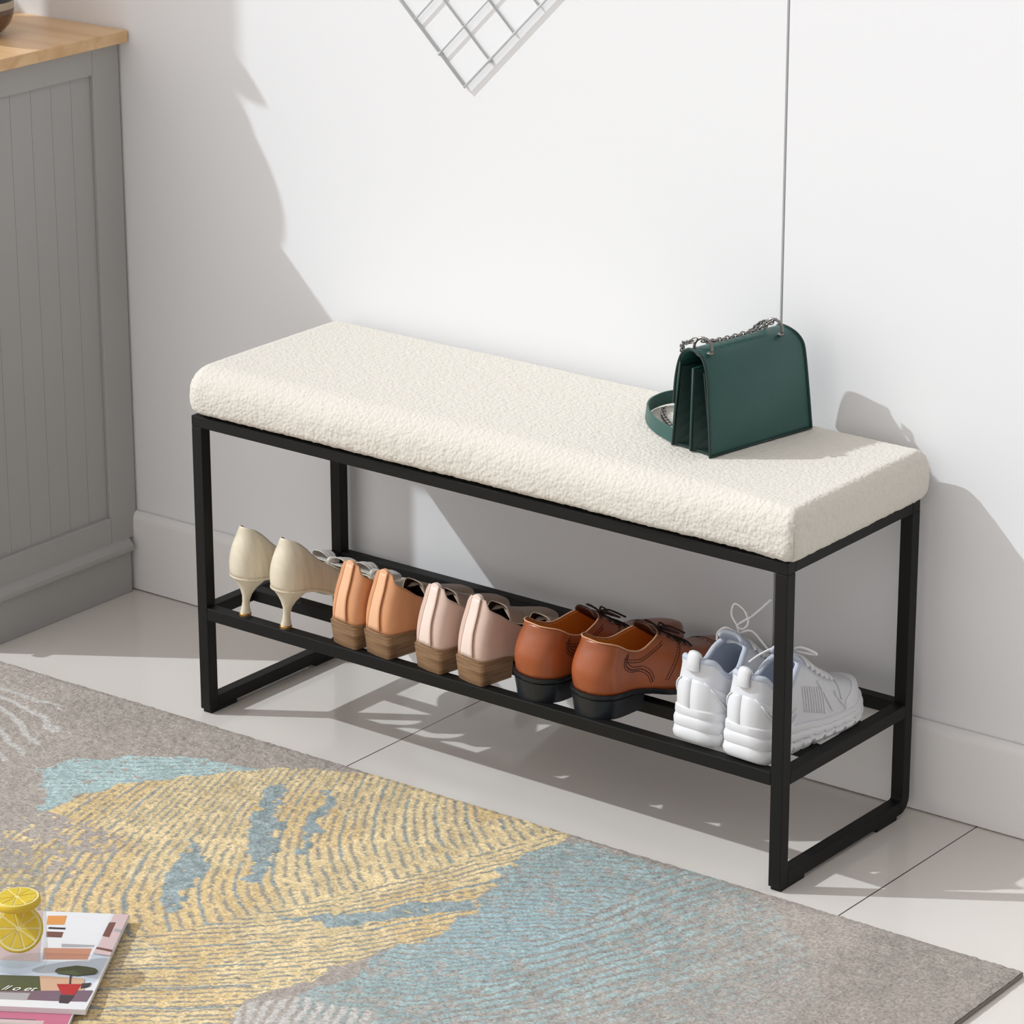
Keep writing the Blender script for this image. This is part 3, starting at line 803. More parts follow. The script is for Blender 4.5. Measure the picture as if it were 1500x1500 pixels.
# ------------------------------------------------------------------ handbag
SEAT = .5185
bag = empty('handbag', (.8135, .0985, SEAT), -math.radians(10.5))
tag(bag, 'dark green leather handbag with gunmetal chain standing on the cream bench seat', 'handbag')
BL = .189
def sheet(prof, y0, y1, th):   # profile in (x,z) extruded along y with a thickness
    P = [Vector((p[0], 0, p[1])) for p in prof]; n = len(P); offs = []
    for i in range(n):
        t = (P[min(i+1, n-1)]-P[max(i-1, 0)]).normalized(); offs.append(Vector((t.z, 0, -t.x))*th)
    vs = []
    fy0 = y0 if callable(y0) else (lambda z: y0); fy1 = y1 if callable(y1) else (lambda z: y1)
    for i in range(n):
        for p in (P[i], P[i]+offs[i]):
            vs.append((p.x, fy0(p.z), p.z)); vs.append((p.x, fy1(p.z), p.z))
    fs = []
    for i in range(n-1):
        a, b = 4*i, 4*(i+1)
        fs += [(a, a+1, b+1, b), (a+2, b+2, b+3, a+3), (a, b, b+2, a+2), (a+1, a+3, b+3, b+1)]
    fs += [(0, 2, 3, 1), (4*n-4, 4*n-3, 4*n-1, 4*n-2)]
    return vs, fs
y1f = lambda z: BL-.002-.008*(max(z, 0)/.137)-.012*max(0, (z-.112)/.025)**2
y0f = lambda z: .0+.002*(max(z, 0)/.137)
prof = [(p[0], p[1]) for p in catmull([(0, .000, 0), (-.004, .05, 0), (-.009, .100, 0), (-.014, .120, 0), (-.024, .1325, 0), (-.040, .1365, 0), (-.054, .130, 0), (-.062, .115, 0), (-.067, .09, 0), (-.069, .058, 0)], 5)]
prof = [(-.0, 0)] + prof[1:]
vs, fs = sheet(prof, y0f, y1f, -.0032)
o = from_py('flap', vs, fs, M['bag'], bag, smooth=False)
bmn = bmesh.new(); bmn.from_mesh(o.data); bmesh.ops.recalc_face_normals(bmn, faces=bmn.faces); bmn.to_mesh(o.data); bmn.free()
b = o.modifiers.new('b', 'BEVEL'); b.width = .0012; b.segments = 2; b.limit_method = 'ANGLE'
for p in o.data.polygons: p.use_smooth = True
es = o.modifiers.new('es', 'EDGE_SPLIT'); es.split_angle = math.radians(35)
# edge paint along the end of the flap
bm = bmesh.new()
tube(bm, [Vector((p[0]+.0004, y0f(p[1])-.0003, p[1])) for p in prof], .0019, 6)
tube(bm, [Vector((p[0]+.0004, y1f(p[1])+.0003, p[1])) for p in prof], .0019, 6)
tube(bm, [Vector((.0006, 0, .001)), Vector((.0006, BL-.002, .001))], .0019, 6)
from_bm('edge_piping', bm, M['bag_dark'], bag, smooth=True)
for px, tx, ht in ((-.0365, -.034, .112), (-.0705, -.058, .117)):
    vs, fs = sheet([(px, 0), ((px*2+tx)/3, ht*.4), (tx, ht)], lambda z: .001, lambda z: BL-.006-.008*z/.12, -.0034)
    o = from_py('panel', vs, fs, M['bag'], bag)
    bmn = bmesh.new(); bmn.from_mesh(o.data); bmesh.ops.recalc_face_normals(bmn, faces=bmn.faces); bmn.to_mesh(o.data); bmn.free()
    b = o.modifiers.new('b', 'BEVEL'); b.width = .001; b.segments = 2; b.limit_method = 'ANGLE'
    bm = bmesh.new(); tube(bm, [(px+.0017, -.0002, .001), ((px*2+tx)/3+.0017, -.0002, ht*.4), (tx+.0017, -.0002, ht)], .0016, 6)
    from_bm('panel_edge', bm, M['bag_dark'], o, smooth=True)
# folded gussets (both ends), shade between panels put into their dark colour, + floor of each pocket
for xa, xb, ta, tb, ht in ((-.0345, -.002, -.032, -.016, .108), (-.0685, -.0385, -.056, -.036, .108)):
    for ye, sg in ((.002, 1), (BL-.012, -1)):
        vs = []; fs = []
        n = 6
        for i in range(n+1):
            t = i/n; z = .002+ht*t; dep = .034*(.45+.55*t)
            xl, xr = xa+(ta-xa)*t, xb+(tb-xb)*t
            yy = ye-(.008*t if sg < 0 else 0)
            vs += [(xl, yy, z), ((xl+xr)/2, yy+sg*dep, z), (xr, yy, z)]
        for i in range(n):
            fs += [(3*i, 3*i+1, 3*i+4, 3*i+3), (3*i+1, 3*i+2, 3*i+5, 3*i+4)]
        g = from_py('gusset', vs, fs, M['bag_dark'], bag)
        sm = g.modifiers.new('s', 'SOLIDIFY'); sm.thickness = .0016; sm.offset = 0
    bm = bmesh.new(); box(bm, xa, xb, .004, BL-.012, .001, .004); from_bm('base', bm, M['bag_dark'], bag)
# rings and chain
def torus(bm, c, R, r, rot, sx=1.0, n=20, m=8):
    vs = []
    for i in range(n):
        a = 2*PI*i/n
        for j in range(m):
            b = 2*PI*j/m
            p = Vector(((R+r*math.cos(b))*math.cos(a)*sx, (R+r*math.cos(b))*math.sin(a), r*math.sin(b)))
            vs.append(bm.verts.new(Vector(c)+rot @ p))
    for i in range(n):
        for j in range(m):
            bm.faces.new([vs[i*m+j], vs[((i+1) % n)*m+j], vs[((i+1) % n)*m+(j+1) % m], vs[i*m+(j+1) % m]])
RX = Matrix.Rotation(PI/2, 3, 'X')
for yy in (.014, .143):
    bm = bmesh.new(); torus(bm, (-.030, yy, .1385), .0125, .0020, Matrix.Rotation(math.radians(20), 3, 'Z') @ RX, 1.0, 28)
    from_bm('ring', bm, M['gun'], bag, smooth=True)
    bm = bmesh.new()
    for dx in (-.0425, -.0175):
        bm = bmesh.new(); lathe(bm, [(.0045, 0), (.0045, .0015), (.0032, .002)], 16, (dx, yy, .1345 if dx < -.03 else .1325)); from_bm('eyelet', bm, M['gun'], bag, smooth=True)
def chain(bm, path, step=.0052, r=.0032, w=.0010):
    pts = catmull(path, 20); acc = 0; last = pts[0]; k = 0
    torusat = []
    for a, b2 in zip(pts, pts[1:]):
        d = (b2-a).length; acc += d
        if acc >= step:
            acc = 0; t = (b2-a).normalized(); torusat.append((b2, t))
    for i, (c, t) in enumerate(torusat):
        q = t.to_track_quat('X', 'Z').to_matrix()
        torus(bm, c, r, w, q @ Matrix.Rotation(PI/4 if i % 2 else -PI/4, 3, 'X'), 1.35, 12, 6)
for path in ([(-.030, .010, .149), (-.030, .030, .1435), (-.030, .075, .1420), (-.030, .12, .1440), (-.030, .145, .1500)],
             [(-.036, .010, .1500), (-.046, .004, .1440), (-.058, .006, .1390), (-.067, .012, .126)],
             [(-.038, .143, .1480), (-.047, .140, .1440), (-.056, .138, .1370), (-.068, .134, .122), (-.075, .11, .09), (-.078, .09, .04), (-.080, .07, .008)]):
    bm = bmesh.new(); chain(bm, path); from_bm('chain', bm, M['gun'], bag, smooth=True)
# strap loop lying on the seat
def ribbon(path, h, th, tilt=0):
    pts = catmull(path, 8); vs = []; fs = []
    for i, p in enumerate(pts):
        t = (pts[min(i+1, len(pts)-1)]-pts[max(i-1, 0)]); t.z = 0; t.normalize(); nrm = Vector((t.y, -t.x, 0))
        for a, b2 in ((-th/2, 0), (th/2, 0), (th/2, h), (-th/2, h)): vs.append(p+nrm*(a+tilt*b2)+Vector((0, 0, b2)))
    for i in range(len(pts)-1):
        for k in range(4): fs.append((4*i+k, 4*i+(k+1) % 4, 4*i+4+(k+1) % 4, 4*i+4+k))
    fs.append((3, 2, 1, 0)); n = 4*len(pts)-4; fs.append((n, n+1, n+2, n+3))
    return vs, fs
vs, fs = ribbon([(-.073, .004, .002), (-.094, .010, .0015), (-.125, .021, .001), (-.155, .038, .001), (-.182, .062, .001), (-.197, .090, .001), (-.196, .122, .002), (-.172, .148, .002), (-.130, .160, .002), (-.082, .164, .002)], .019, .0028, .1)
o = from_py('strap', vs, fs, M['bag'], bag)
b = o.modifiers.new('b', 'BEVEL'); b.width = .0008; b.segments = 2; b.limit_method = 'ANGLE'
bm = bmesh.new(); chain(bm, [(-.080, .030, .004), (-.105, .040, .004), (-.135, .056, .004), (-.165, .076, .004), (-.182, .095, .004)])
from_bm('chain', bm, M['gun'], bag, smooth=True)

# ------------------------------------------------------------------ cabinet
CX = -.422
cab = empty('cabinet', (CX-.25, .14, FZ)); tag(cab, 'tall grey painted wooden cabinet with oak top at the left wall end', 'cabinet')
CO = Vector((CX-.25, .14, FZ))
def cbx(bm, *a): box(bm, *a, xf=lambda p: Vector(p)-CO)
YB, YF = .318, -.030; ZT = .870
bm = bmesh.new()
cbx(bm, CX-.50, CX-.012, YF+.001, YB-.004, .075, ZT-.002)
from_bm('body', bm, M['grey_paint'], cab)
bm = bmesh.new()   # frame of the side: stiles and rails
cbx(bm, CX-.012, CX, .262, YB, .083, ZT)
cbx(bm, CX-.012, CX, YF, .010, .083, ZT)
cbx(bm, CX-.012, CX, .010, .262, .8265, ZT)
cbx(bm, CX-.012, CX, .010, .262, .083, .1268)
from_bm('side_frame', bm, M['grey_paint'], cab, bevel=.0015)
bm = bmesh.new()   # tongue and groove boards
ys = [.010, .052, .0945, .137, .179, .2205, .262]
for a, b2 in zip(ys, ys[1:]): cbx(bm, CX-.013, CX-.0065, a+.0002, b2-.0002, .124, .829)
from_bm('side_panel', bm, M['grey_paint'], cab, bevel=.0005)
bm = bmesh.new()   # plinth
cbx(bm, CX-.50, CX+.001, YF, YB-.016, FZ, .066)
from_bm('plinth', bm, M['grey_paint'], cab, bevel=.001)
bm = bmesh.new()
pr = [(0, .064), (.0095, .066), (.0105, .070), (.0105, .0745), (.0065, .0785), (.0035, .083), (0, .085)]
rows = [[bm.verts.new(Vector((CX+o_, yy, z))-CO) for o_, z in pr] for yy in (YF-.008, YB-.019)]
for k in range(len(pr)-1): bm.faces.new([rows[0][k], rows[1][k], rows[1][k+1], rows[0][k+1]])
for r in rows: bm.faces.new(r)
bmesh.ops.recalc_face_normals(bm, faces=bm.faces)
from_bm('plinth_moulding', bm, M['grey_paint'], cab)
bm = bmesh.new(); cbx(bm, CX-.53, CX+.0195, YF-.03, .3195, ZT, .8885)
from_bm('cabinet_top', bm, M['oak'], cab, bevel=.0015, seg=2, label='oiled oak top board')

# vase at the picture's top left, on the cabinet
vp = Vector((-.555, .160, .8885))
vase = empty('vase', vp); tag(vase, 'rounded glazed brown vase with dark band standing on the oak cabinet top', 'vase')
bm = bmesh.new(); lathe(bm, [(.026, 0), (.038, .006), (.049, .018), (.0545, .032), (.0555, .042)], 48); from_bm('vase_base', bm, M['brown_glaze'], vase, smooth=True)
bm = bmesh.new(); lathe(bm, [(.0555, .042), (.0558, .048), (.0555, .053)], 48, cap=False); from_bm('vase_belly', bm, M['vase_beige'], vase, smooth=True)
bm = bmesh.new(); lathe(bm, [(.0555, .053), (.055, .062)], 48, cap=False); from_bm('vase_band', bm, M['vase_band'], vase, smooth=True)
bm = bmesh.new(); lathe(bm, [(.055, .062), (.050, .076), (.038, .088), (.032, .094), (.034, .100), (.030, .099), (.027, .09)], 48, cap=False); from_bm('vase_neck', bm, M['brown_glaze'], vase, smooth=True)
# added unseen wall stub: edge shades the back wall, slot lets sun through
bm = bmesh.new()
for a, b2, z0, z1 in ((-.335, -.150, FZ, 2.6), (.010, .325, FZ, 2.6), (-.150, .010, FZ, 1.47)): box(bm, -1.30, -1.20, a, b2, z0, z1)
tag(from_bm('shadow_wall_stub', bm, M['wall']), kind='structure')
# added unseen globe on a stem, there to round the wall shadow's edge
lp = Vector((-.640, .095, .8885))
shadow_globe = empty('unseen_globe', lp+Vector((0, -.02, 0))); tag(shadow_globe, 'unseen white globe on a brass stem, added to round the wall shadow', 'shadow_globe')
bm = bmesh.new(); lathe(bm, [(.05, 0), (.05, .008), (.012, .014), (.006, .02), (.006, .135)], 32); from_bm('globe_stand', bm, M['gold'], shadow_globe, smooth=True)
bm = bmesh.new(); bmesh.ops.create_uvsphere(bm, u_segments=40, v_segments=24, radius=.098, matrix=Matrix.Translation((0, .02, .225))); from_bm('shadow_ball', bm, M['white_ceramic'], shadow_globe, smooth=True)
# unseen plant, its leaves set along sun rays to shape the wall shadow
pp_ = Vector((-.84, .12, .8885))
pl = empty('unseen_plant', pp_); tag(pl, 'unseen broad leaved green plant in a white pot, placed for its leaf shadow on the wall', 'plant')
bm = bmesh.new(); lathe(bm, [(.028, 0), (.036, .05), (.038, .055), (.034, .055), (.030, .045)], 32, cap=False); from_bm('pot', bm, M['white_ceramic'], pl, smooth=True)
bm = bmesh.new(); tube(bm, catmull([(0, 0, .01), (.01, .01, .20), (.08, -.03, .36), (.17, -.07, .425)], 6), .003, 6); from_bm('stem', bm, M['leaf'], pl, smooth=True)
def leaf(bm, base, tip, w, nrm):
    d = tip-base; L = d.length; d.normalize(); s_ = d.cross(nrm).normalized(); rows = []
    for i in range(11):
        t = i/10; ww = max(.0004, w*math.sin(PI*t**.75)**.85) if 0 < t < 1 else .0004; c = base+d*L*t
        rows.append([bm.verts.new(c-s_*ww+nrm*.10*ww), bm.verts.new(c), bm.verts.new(c+s_*ww+nrm*.10*ww)])
    for a, b2 in zip(rows, rows[1:]):
        bm.faces.new([a[0], a[1], b2[1], b2[0]]); bm.faces.new([a[1], a[2], b2[2], b2[1]])
def src(X, Z, t): return Vector((X-t, .345-.65*t, Z+t))-pp_
SN = Vector((-1, -.65, 1)).normalized()
for (x0, z0), (x1, z1), w_, t in (((-.200, .845), (-.104, .779), .020, .47), ((-.19, .80), (-.130, .735), .010, .46), ((-.22, .86), (-.17, .78), .022, .48)):
    bm = bmesh.new(); leaf(bm, src(x0, z0, t), src(x1, z1, t), w_, SN); from_bm('leaf', bm, M['leaf'], pl, smooth=True)

# ------------------------------------------------------------------ wire rack on the wall
rack = empty('wire_rack', wallpt(.2345, .007, .885)); tag(rack, 'white wire grid panel hung cornerwise on the wall above the bench', 'wire rack')
RO = wallpt(.2345, .007, .885)
dl = Vector((-.1176, .1125)); dr = Vector((.1447, .1428))   # directions up-left / up-right
nl = dl.normalized(); nr = dr.normalized()
cl, cr_ = .0605, .0604
bm = bmesh.new(); N = 8; wr = .00135
def rp(a, b2, off): v = nl*(a*cl)+nr*(b2*cr_); return wallpt(.2345+v.x, off, .885+v.y)-RO
for k in range(N+1):
    tube(bm, [rp(0, k, .0085), rp(N, k, .0085)], wr if k else .0019, 8)
    tube(bm, [rp(k, 0, .0058), rp(k, N, .0058)], wr if k else .0019, 8)
from_bm('wire_grid', bm, M['wire'], rack, smooth=True)
for a, b2 in ((1, 0), (0, 1), (N, N)):
    bm = bmesh.new(); tube(bm, [rp(a, b2, .0058), rp(a, b2, .0119)], .003, 10)
    from_bm('wall_clip', bm, M['wire'], rack, smooth=True)

# ------------------------------------------------------------------ rug
RA = math.radians(1.05); RO2 = (1.3655, -.0175)
def rug():
    x0, x1, y0, y1 = -1.35, 0.0, -1.35, 0.0
    st = .0026
    nx, ny = int((x1-x0)/st), int((y1-y0)/st)
    c, s_ = math.cos(RA), math.sin(RA)
    nx = int((x1-x0+.75)/st)
    X, Y = np.meshgrid(np.linspace(x0-0.75, x1, nx), np.linspace(y0, y1, ny))
    wx = RO2[0]+c*X-s_*Y; wy = RO2[1]+s_*X+c*Y
    # smooth noise fields
    rng = np.random.default_rng(3)
    def nz(f, seed):
        r = np.random.default_rng(seed); g = r.random((260, 260))
        u = (wx+3)*f % 255; v = (wy+3)*f % 255
        i = u.astype(int); j = v.astype(int); fu = u-i; fv = v-j; fu = fu*fu*(3-2*fu); fv = fv*fv*(3-2*fv)
        return (g[i, j]*(1-fu)*(1-fv)+g[i+1, j]*fu*(1-fv)+g[i, j+1]*(1-fu)*fv+g[i+1, j+1]*fu*fv)
    n1, n2, n3, n4 = nz(9, 1), nz(40, 2), nz(110, 5), nz(230, 7)
    warp = (n1-.5)*.02+(n2-.5)*.008
    def inside(poly):
        m = np.zeros_like(wx, bool); px = wx+(n2-.5)*.022+(n3-.5)*.012; py = wy+(n2[::-1]-.5)*.022+(n3-.5)*.012
        n = len(poly)
        for k in range(n):
            (xa, ya), (xb, yb) = poly[k], poly[(k+1) % n]
            cnd = ((ya > py) != (yb > py)) & (px < (xb-xa)*(py-ya)/((yb-ya)+1e-12)+xa); m ^= cnd
        return m
    A = lambda *q: np.array(q)
    grey = A(.405, .360, .325); greyd = A(.30, .26, .235)
    C = np.empty(wx.shape+(3,)); t = (n1*.5+n2*.5)[..., None]
    C[:] = grey*(.85+.3*t)
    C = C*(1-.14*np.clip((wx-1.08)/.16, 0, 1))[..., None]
    def stripes(u, per, duty, jit=.25): return ((u/per+(n3-.5)*jit) % 1) < duty
    # blue-grey feather on the right
    blue = inside([(0.66, -0.06), (0.778, -0.04), (0.905, -0.03), (1.0, -0.04), (1.12, -0.12), (1.24, -0.24), (1.25, -0.40), (1.16, -.56), (1.0, -0.72), (.78, -.80), (0.71, -0.60), (0.73, -0.523), (0.719, -0.458), (0.739, -0.376), (0.737, -0.291), (0.705, -0.228), (0.676, -0.141)])
    fade = np.clip((1.24-wx)/.40, 0, 1)*np.clip(1.1-abs(wy+.28)/.55, 0, 1)
    u = wx-.40*wy+.35*(wy+.3)**2+warp*1.2
    u2 = wy*.8-wx*.55+warp*1.5
    k = np.clip((wx-.80)/.12, 0, 1)
    st1 = np.where(k > .5, stripes(u, .019, .60), stripes(u2, .012, .74))
    bc = A(.335, .425, .425)*(.88+.28*n2[..., None]); bc2 = A(.325, .325, .315)*np.ones_like(bc)
    core = np.exp(-((wx-.80)**2/.012+(wy+.30)**2/.03))[..., None]
    bc = bc*(1-core)+A(.34, .46, .49)*core
    mb = (st1[..., None])
    newb = np.where(mb, bc, bc2*.8+C*.15)
    al = (np.clip(fade*1.6, 0, 1)*blue)[..., None]
    al = al*np.where(n3 > .22+.45*(1-fade), 1, .35)[..., None]
    C = C*(1-al)+newb*al
    # pale barbs at the lower edge and the upper left
    wh = inside([(0.689, -0.712), (0.669, -0.672), (0.712, -0.616), (0.788, -0.592), (0.836, -0.599), (0.863, -0.706), (0.769, -0.80), (.66, -.80)])
    C = np.where((wh & stripes(wx*.9+wy*.5+warp, .016, .55))[..., None], A(.56, .53, .50), C)
    wh2 = inside([(-0.40, -0.10), (-0.26, -0.105), (-0.148, -0.134), (-0.096, -0.173), (-0.1, -0.224), (-0.063, -0.287), (-0.124, -0.40), (-.5, -.5)])
    C = np.where((wh2 & stripes(wy*.92+wx*.15+1.2*(wx+.2)**2+warp*1.6, .036, .30, .10))[..., None], A(.54, .515, .49), C)
    # cyan patch
    cy = inside([(-0.018, -0.313), (-0.015, -0.256), (0.054, -0.192), (0.136, -0.141), (0.18, -0.126), (0.221, -0.120), (0.20, -0.205), (0.16, -0.264), (0.13, -0.329), (0.14, -0.40), (0.075, -0.401), (0.036, -0.345)])
    cc = A(.43, .545, .545)*(.85+.3*n2[..., None])
    C = np.where((cy & ~((n3 > .80)))[..., None], np.where((stripes(wy*.8-wx*.6+warp, .012, .22) & (n2 > .4))[..., None], cc*.72, cc), C)
    # yellow feather
    ye = inside([(0.05, -0.60), (0.06, -0.501), (0.085, -0.406), (0.084, -0.331), (0.112, -0.266), (0.163, -0.198), (0.214, -0.129), (0.289, -0.072), (0.357, -0.03), (0.434, -0.02), (0.539, -0.02), (0.66, -0.02), (0.70, -0.055), (0.682, -0.141), (0.703, -0.23), (0.734, -0.294), (0.742, -0.373), (0.715, -0.453), (0.696, -0.508), (0.696, -0.572), (0.676, -0.637), (0.677, -0.699), (0.692, -0.752), (0.658, -0.944), (0.3, -1.1), (.05, -.9)])
    rx, ry = wx-.4, wy+.7; s = rx*.406+ry*.914; d = -rx*.914+ry*.406+.03*np.sin(s*5)-.012
    left = d > 0; ad = abs(d)
    uL = s-.2*ad-1.25*ad*ad+warp*.6; uR = ad-.38*s+.25*s*s+warp*.5
    gap = np.where(left, stripes(uL, .0165, .34, .30), stripes(uR, .0125, .38, .30))
    wide = np.where(left, (((uL+.003) % .050) < .004) & (n1 > .42), ((uR % .060) < .004) & (n1 > .52))
    yc = A(.735, .585, .345)*(.84+.30*n2[..., None]); yd = A(.66, .47, .225)
    yc = np.where((n1 > .62)[..., None], yc*.55+yd*.45, yc)
    gcol = np.where((n1 > .5)[..., None], A(.31, .29, .27), A(.30, .31, .29))
    bl2 = A(.29, .345, .355)*(.75+.5*n3[..., None])
    Y_ = np.where((gap & (n3 > .28))[..., None], gcol*.85+yc*.15, yc)
    Y_ = np.where((wide & (n2 > .30))[..., None], bl2, Y_)
    for bar in ([(.305, -.35), (.335, -.36), (.405, -.44), (.435, -.535), (.400, -.515), (.340, -.43)], [(.268, -.14), (.292, -.145), (.338, -.215), (.408, -.30), (.475, -.400), (.450, -.402), (.370, -.315), (.305, -.228)],
                [(.535, -.468), (.635, -.365), (.705, -.262), (.730, -.286), (.628, -.425)], [(.34, -.12), (.352, -.12), (.40, -.20), (.455, -.29), (.44, -.29), (.385, -.21)]):
        bm_ = inside(bar); Y_ = np.where((bm_ & (n3 > .10))[..., None], bl2*1.08, Y_)
    lo = np.clip((.27-wx)/.16, 0, 1)*(wy < -.40)   # pattern greys out at the left
    Y_ = np.where(((n3 < .35+.3*lo) & (lo > .05))[..., None], grey*1.05, Y_)
    C = np.where(ye[..., None], Y_, C)
    C *= (.86+.28*n4[..., None])
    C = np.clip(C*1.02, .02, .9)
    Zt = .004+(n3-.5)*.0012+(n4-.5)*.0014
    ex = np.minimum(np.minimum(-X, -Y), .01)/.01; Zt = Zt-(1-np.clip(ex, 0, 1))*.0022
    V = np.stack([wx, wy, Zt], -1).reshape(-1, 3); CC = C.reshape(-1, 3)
    ny_, nx_ = wx.shape
    I = np.arange(ny_*nx_).reshape(ny_, nx_)
    F = np.stack([I[:-1, :-1], I[:-1, 1:], I[1:, 1:], I[1:, :-1]], -1).reshape(-1, 4)
    me = bpy.data.meshes.new('rug_pile')
    me.vertices.add(len(V)); me.vertices.foreach_set('co', V.ravel())
    me.loops.add(F.size); me.loops.foreach_set('vertex_index', F.ravel())
    me.polygons.add(len(F)); me.polygons.foreach_set('loop_start', np.arange(0, F.size, 4)); me.polygons.foreach_set('loop_total', np.full(len(F), 4))
    me.update(); me.validate()
    ca = me.color_attributes.new('pile_colour', 'FLOAT_COLOR', 'POINT')
    ca.data.foreach_set('color', np.concatenate([CC, np.ones((len(CC), 1))], 1).astype(np.float32).ravel())
    return me
rg = empty('rug', (.4, -.6, FZ)); tag(rg, 'grey rug with yellow and pale blue feather pattern on the beige tiles', 'rug')
o = link('pile', rug(), M['rug'], rg, smooth=True); o.location = (-.4, .6, -FZ)
bm = bmesh.new(); c, s_ = math.cos(RA), math.sin(RA)
rpnt = lambda X, Y, z: Vector((RO2[0]+c*X-s_*Y-.4, RO2[1]+s_*X+c*Y+.6, z-FZ))
box(bm, -2.09, .0004, -1.34, .0006, FZ+.0002, .0006, lambda p: rpnt(*p))
from_bm('backing', bm, M['binding'], rg, label='dark bound edge')

# ------------------------------------------------------------------ magazines
def quad(bm, pts, z, mi):
    f = bm.faces.new([bm.verts.new((p[0], p[1], z)) for p in pts]); f.material_index = mi
mcols = [('print_white', (.80, .80, .82)), ('print_sky', (.60, .66, .76)), ('print_terracotta', (.56, .27, .18)), ('print_grey', (.42, .40, .42)), ('print_dark', (.07, .05, .055)),
         ('print_red', (.48, .035, .035)), ('print_green', (.10, .11, .05)), ('print_sand', (.66, .42, .28)), ('print_plum', (.20, .13, .17)), ('print_brown', (.20, .09, .07)), ('print_pink', (.55, .16, .25)), ('print_blush', (.66, .50, .50)), ('print_orange', (.75, .33, .10))]
MM = [flatmat(n, c_, .3) for n, c_ in mcols]; MI = {n[6:]: i for i, (n, c_) in enumerate(mcols)}
def magazine(name_label, corner, ang, w, h, z0, th, curl=0.0):
    # local: origin at the top right corner, x to the left edge is negative, y towards the reader negative
    m = empty('magazine', (corner[0], corner[1], z0), ang); tag(m, name_label, 'magazine', None)
    bm = bmesh.new(); n = 10; rows = []
    for i in range(n+1):
        y = -h*i/n; zc = curl*max(0, (i/n-.75)/.25)**2
        rows.append([bm.verts.new(p) for p in ((-w, y, 0), (0, y, 0), (0, y, th+zc), (-w, y, th+zc))])
    for A, B in zip(rows, rows[1:]):
        for k in range(4): bm.faces.new([A[k], A[(k+1) % 4], B[(k+1) % 4], B[k]])
    bm.faces.new(rows[0]); bm.faces.new(rows[-1][::-1]); bmesh.ops.recalc_face_normals(bm, faces=bm.faces)
    from_bm('pages', bm, MM[MI['white']], m)
    return m
ANG = .5585
m1 = magazine('open glossy magazine cover with red tree pot photo lying on the rug under the jar', (.4128, -.5831), ANG, .205, .262, .0112, .0048, .002)
L1 = {'sky2': ('sky', [(-.205, -.1415), (-.0011, -.1073), (-.0042, -.1885), (-.205, -.1969)]),
 'left': ('blush', [(-.204, -.001), (-.1098, -.001), (-.083, -.1393), (-.204, -.1393)]),
 'frame': ('white', [(-.1081, -.0012), (-.0216, -.0012), (-.0226, -.1336), (-.0814, -.1391)]),
 'sky': ('white', [(-.0753, -.013), (-.0252, -.0082), (-.0262, -.0853), (-.0655, -.0889)]),
 'win': ('grey', [(-.0671, -.0891), (-.0254, -.089), (-.0259, -.0947), (-.0651, -.0983)]),
 'terra': ('terracotta', [(-.0863, -.1023), (-.0268, -.0985), (-.0263, -.1284), (-.0809, -.1335)]),
 'orange': ('orange', [(-.1012, -.0135), (-.0774, -.0113), (-.0753, -.0364), (-.0974, -.0384)]),
 'dark1': ('brown', [(-.0931, -.0573), (-.0716, -.0572), (-.0708, -.0724), (-.0905, -.0723)]),
 'dark1b': ('dark', [(-.0931, -.045), (-.0716, -.045), (-.0712, -.050), (-.0925, -.050)]),
 'strip': ('blush', [(-.0195, -.001), (-.0006, -.001), (-.001, -.0999), (-.0209, -.0942)]),
 'dk2': ('brown', [(-.0207, -.0254), (-.0123, -.0245), (-.0121, -.0669), (-.0213, -.0639)]),
 'dk3': ('grey', [(-.010, -.0415), (-.0008, -.0443), (-.0008, -.052), (-.010, -.0492)]),
 'redl': ('brown', [(-.0216, -.0943), (-.0004, -.1015), (-.0004, -.1073), (-.0222, -.0999)]),
 'redl2': ('blush', [(-.0222, -.0999), (-.0004, -.1073), (-.0004, -.118), (-.0232, -.112)]),
 'band': ('green', [(-.204, -.1826), (-.0724, -.1787), (-.0624, -.2227), (-.204, -.2285)]),
 'sand': ('sand', [(-.0744, -.1771), (-.0190, -.1804), (-.012, -.2156), (-.0627, -.2209)]),
 'plum': ('plum', [(-.204, -.232), (-.0021, -.2099), (-.0031, -.2401), (-.204, -.2493)]),
 'plum2': ('grey', [(-.204, -.229), (-.075, -.224), (-.0754, -.2465), (-.204, -.2493)]),
 'trunk': ('dark', [(-.0387, -.1704), (-.0363, -.1702), (-.0313, -.1982), (-.0337, -.1985)]),
 'blk': ('dark', [(-.019, -.1934), (-.0079, -.1907), (-.0085, -.1996), (-.0176, -.2078)]),
 'pot': ('red', [(-.0488, -.1981), (-.0186, -.1952), (-.0215, -.2242), (-.0373, -.2239)]),
 'refl': ('dark', [(-.0385, -.2258), (-.0211, -.2258), (-.0238, -.2474), (-.0354, -.2467)]),
 'crown': ('green', [(-.0062, -.1596), (-.0082, -.1671), (-.0166, -.1700), (-.0293, -.1744), (-.0429, -.1717), (-.0537, -.1704), (-.0587, -.1646), (-.0569, -.1571), (-.0484, -.1529), (-.0357, -.1477), (-.0221, -.1493), (-.0113, -.1527)])}
bm = bmesh.new()
for i, (k, (c_, pts)) in enumerate(L1.items()): quad(bm, pts, .0048+.00012*(i+1)/2, MI[c_])
from_bm('cover_print', bm, MM, m1)
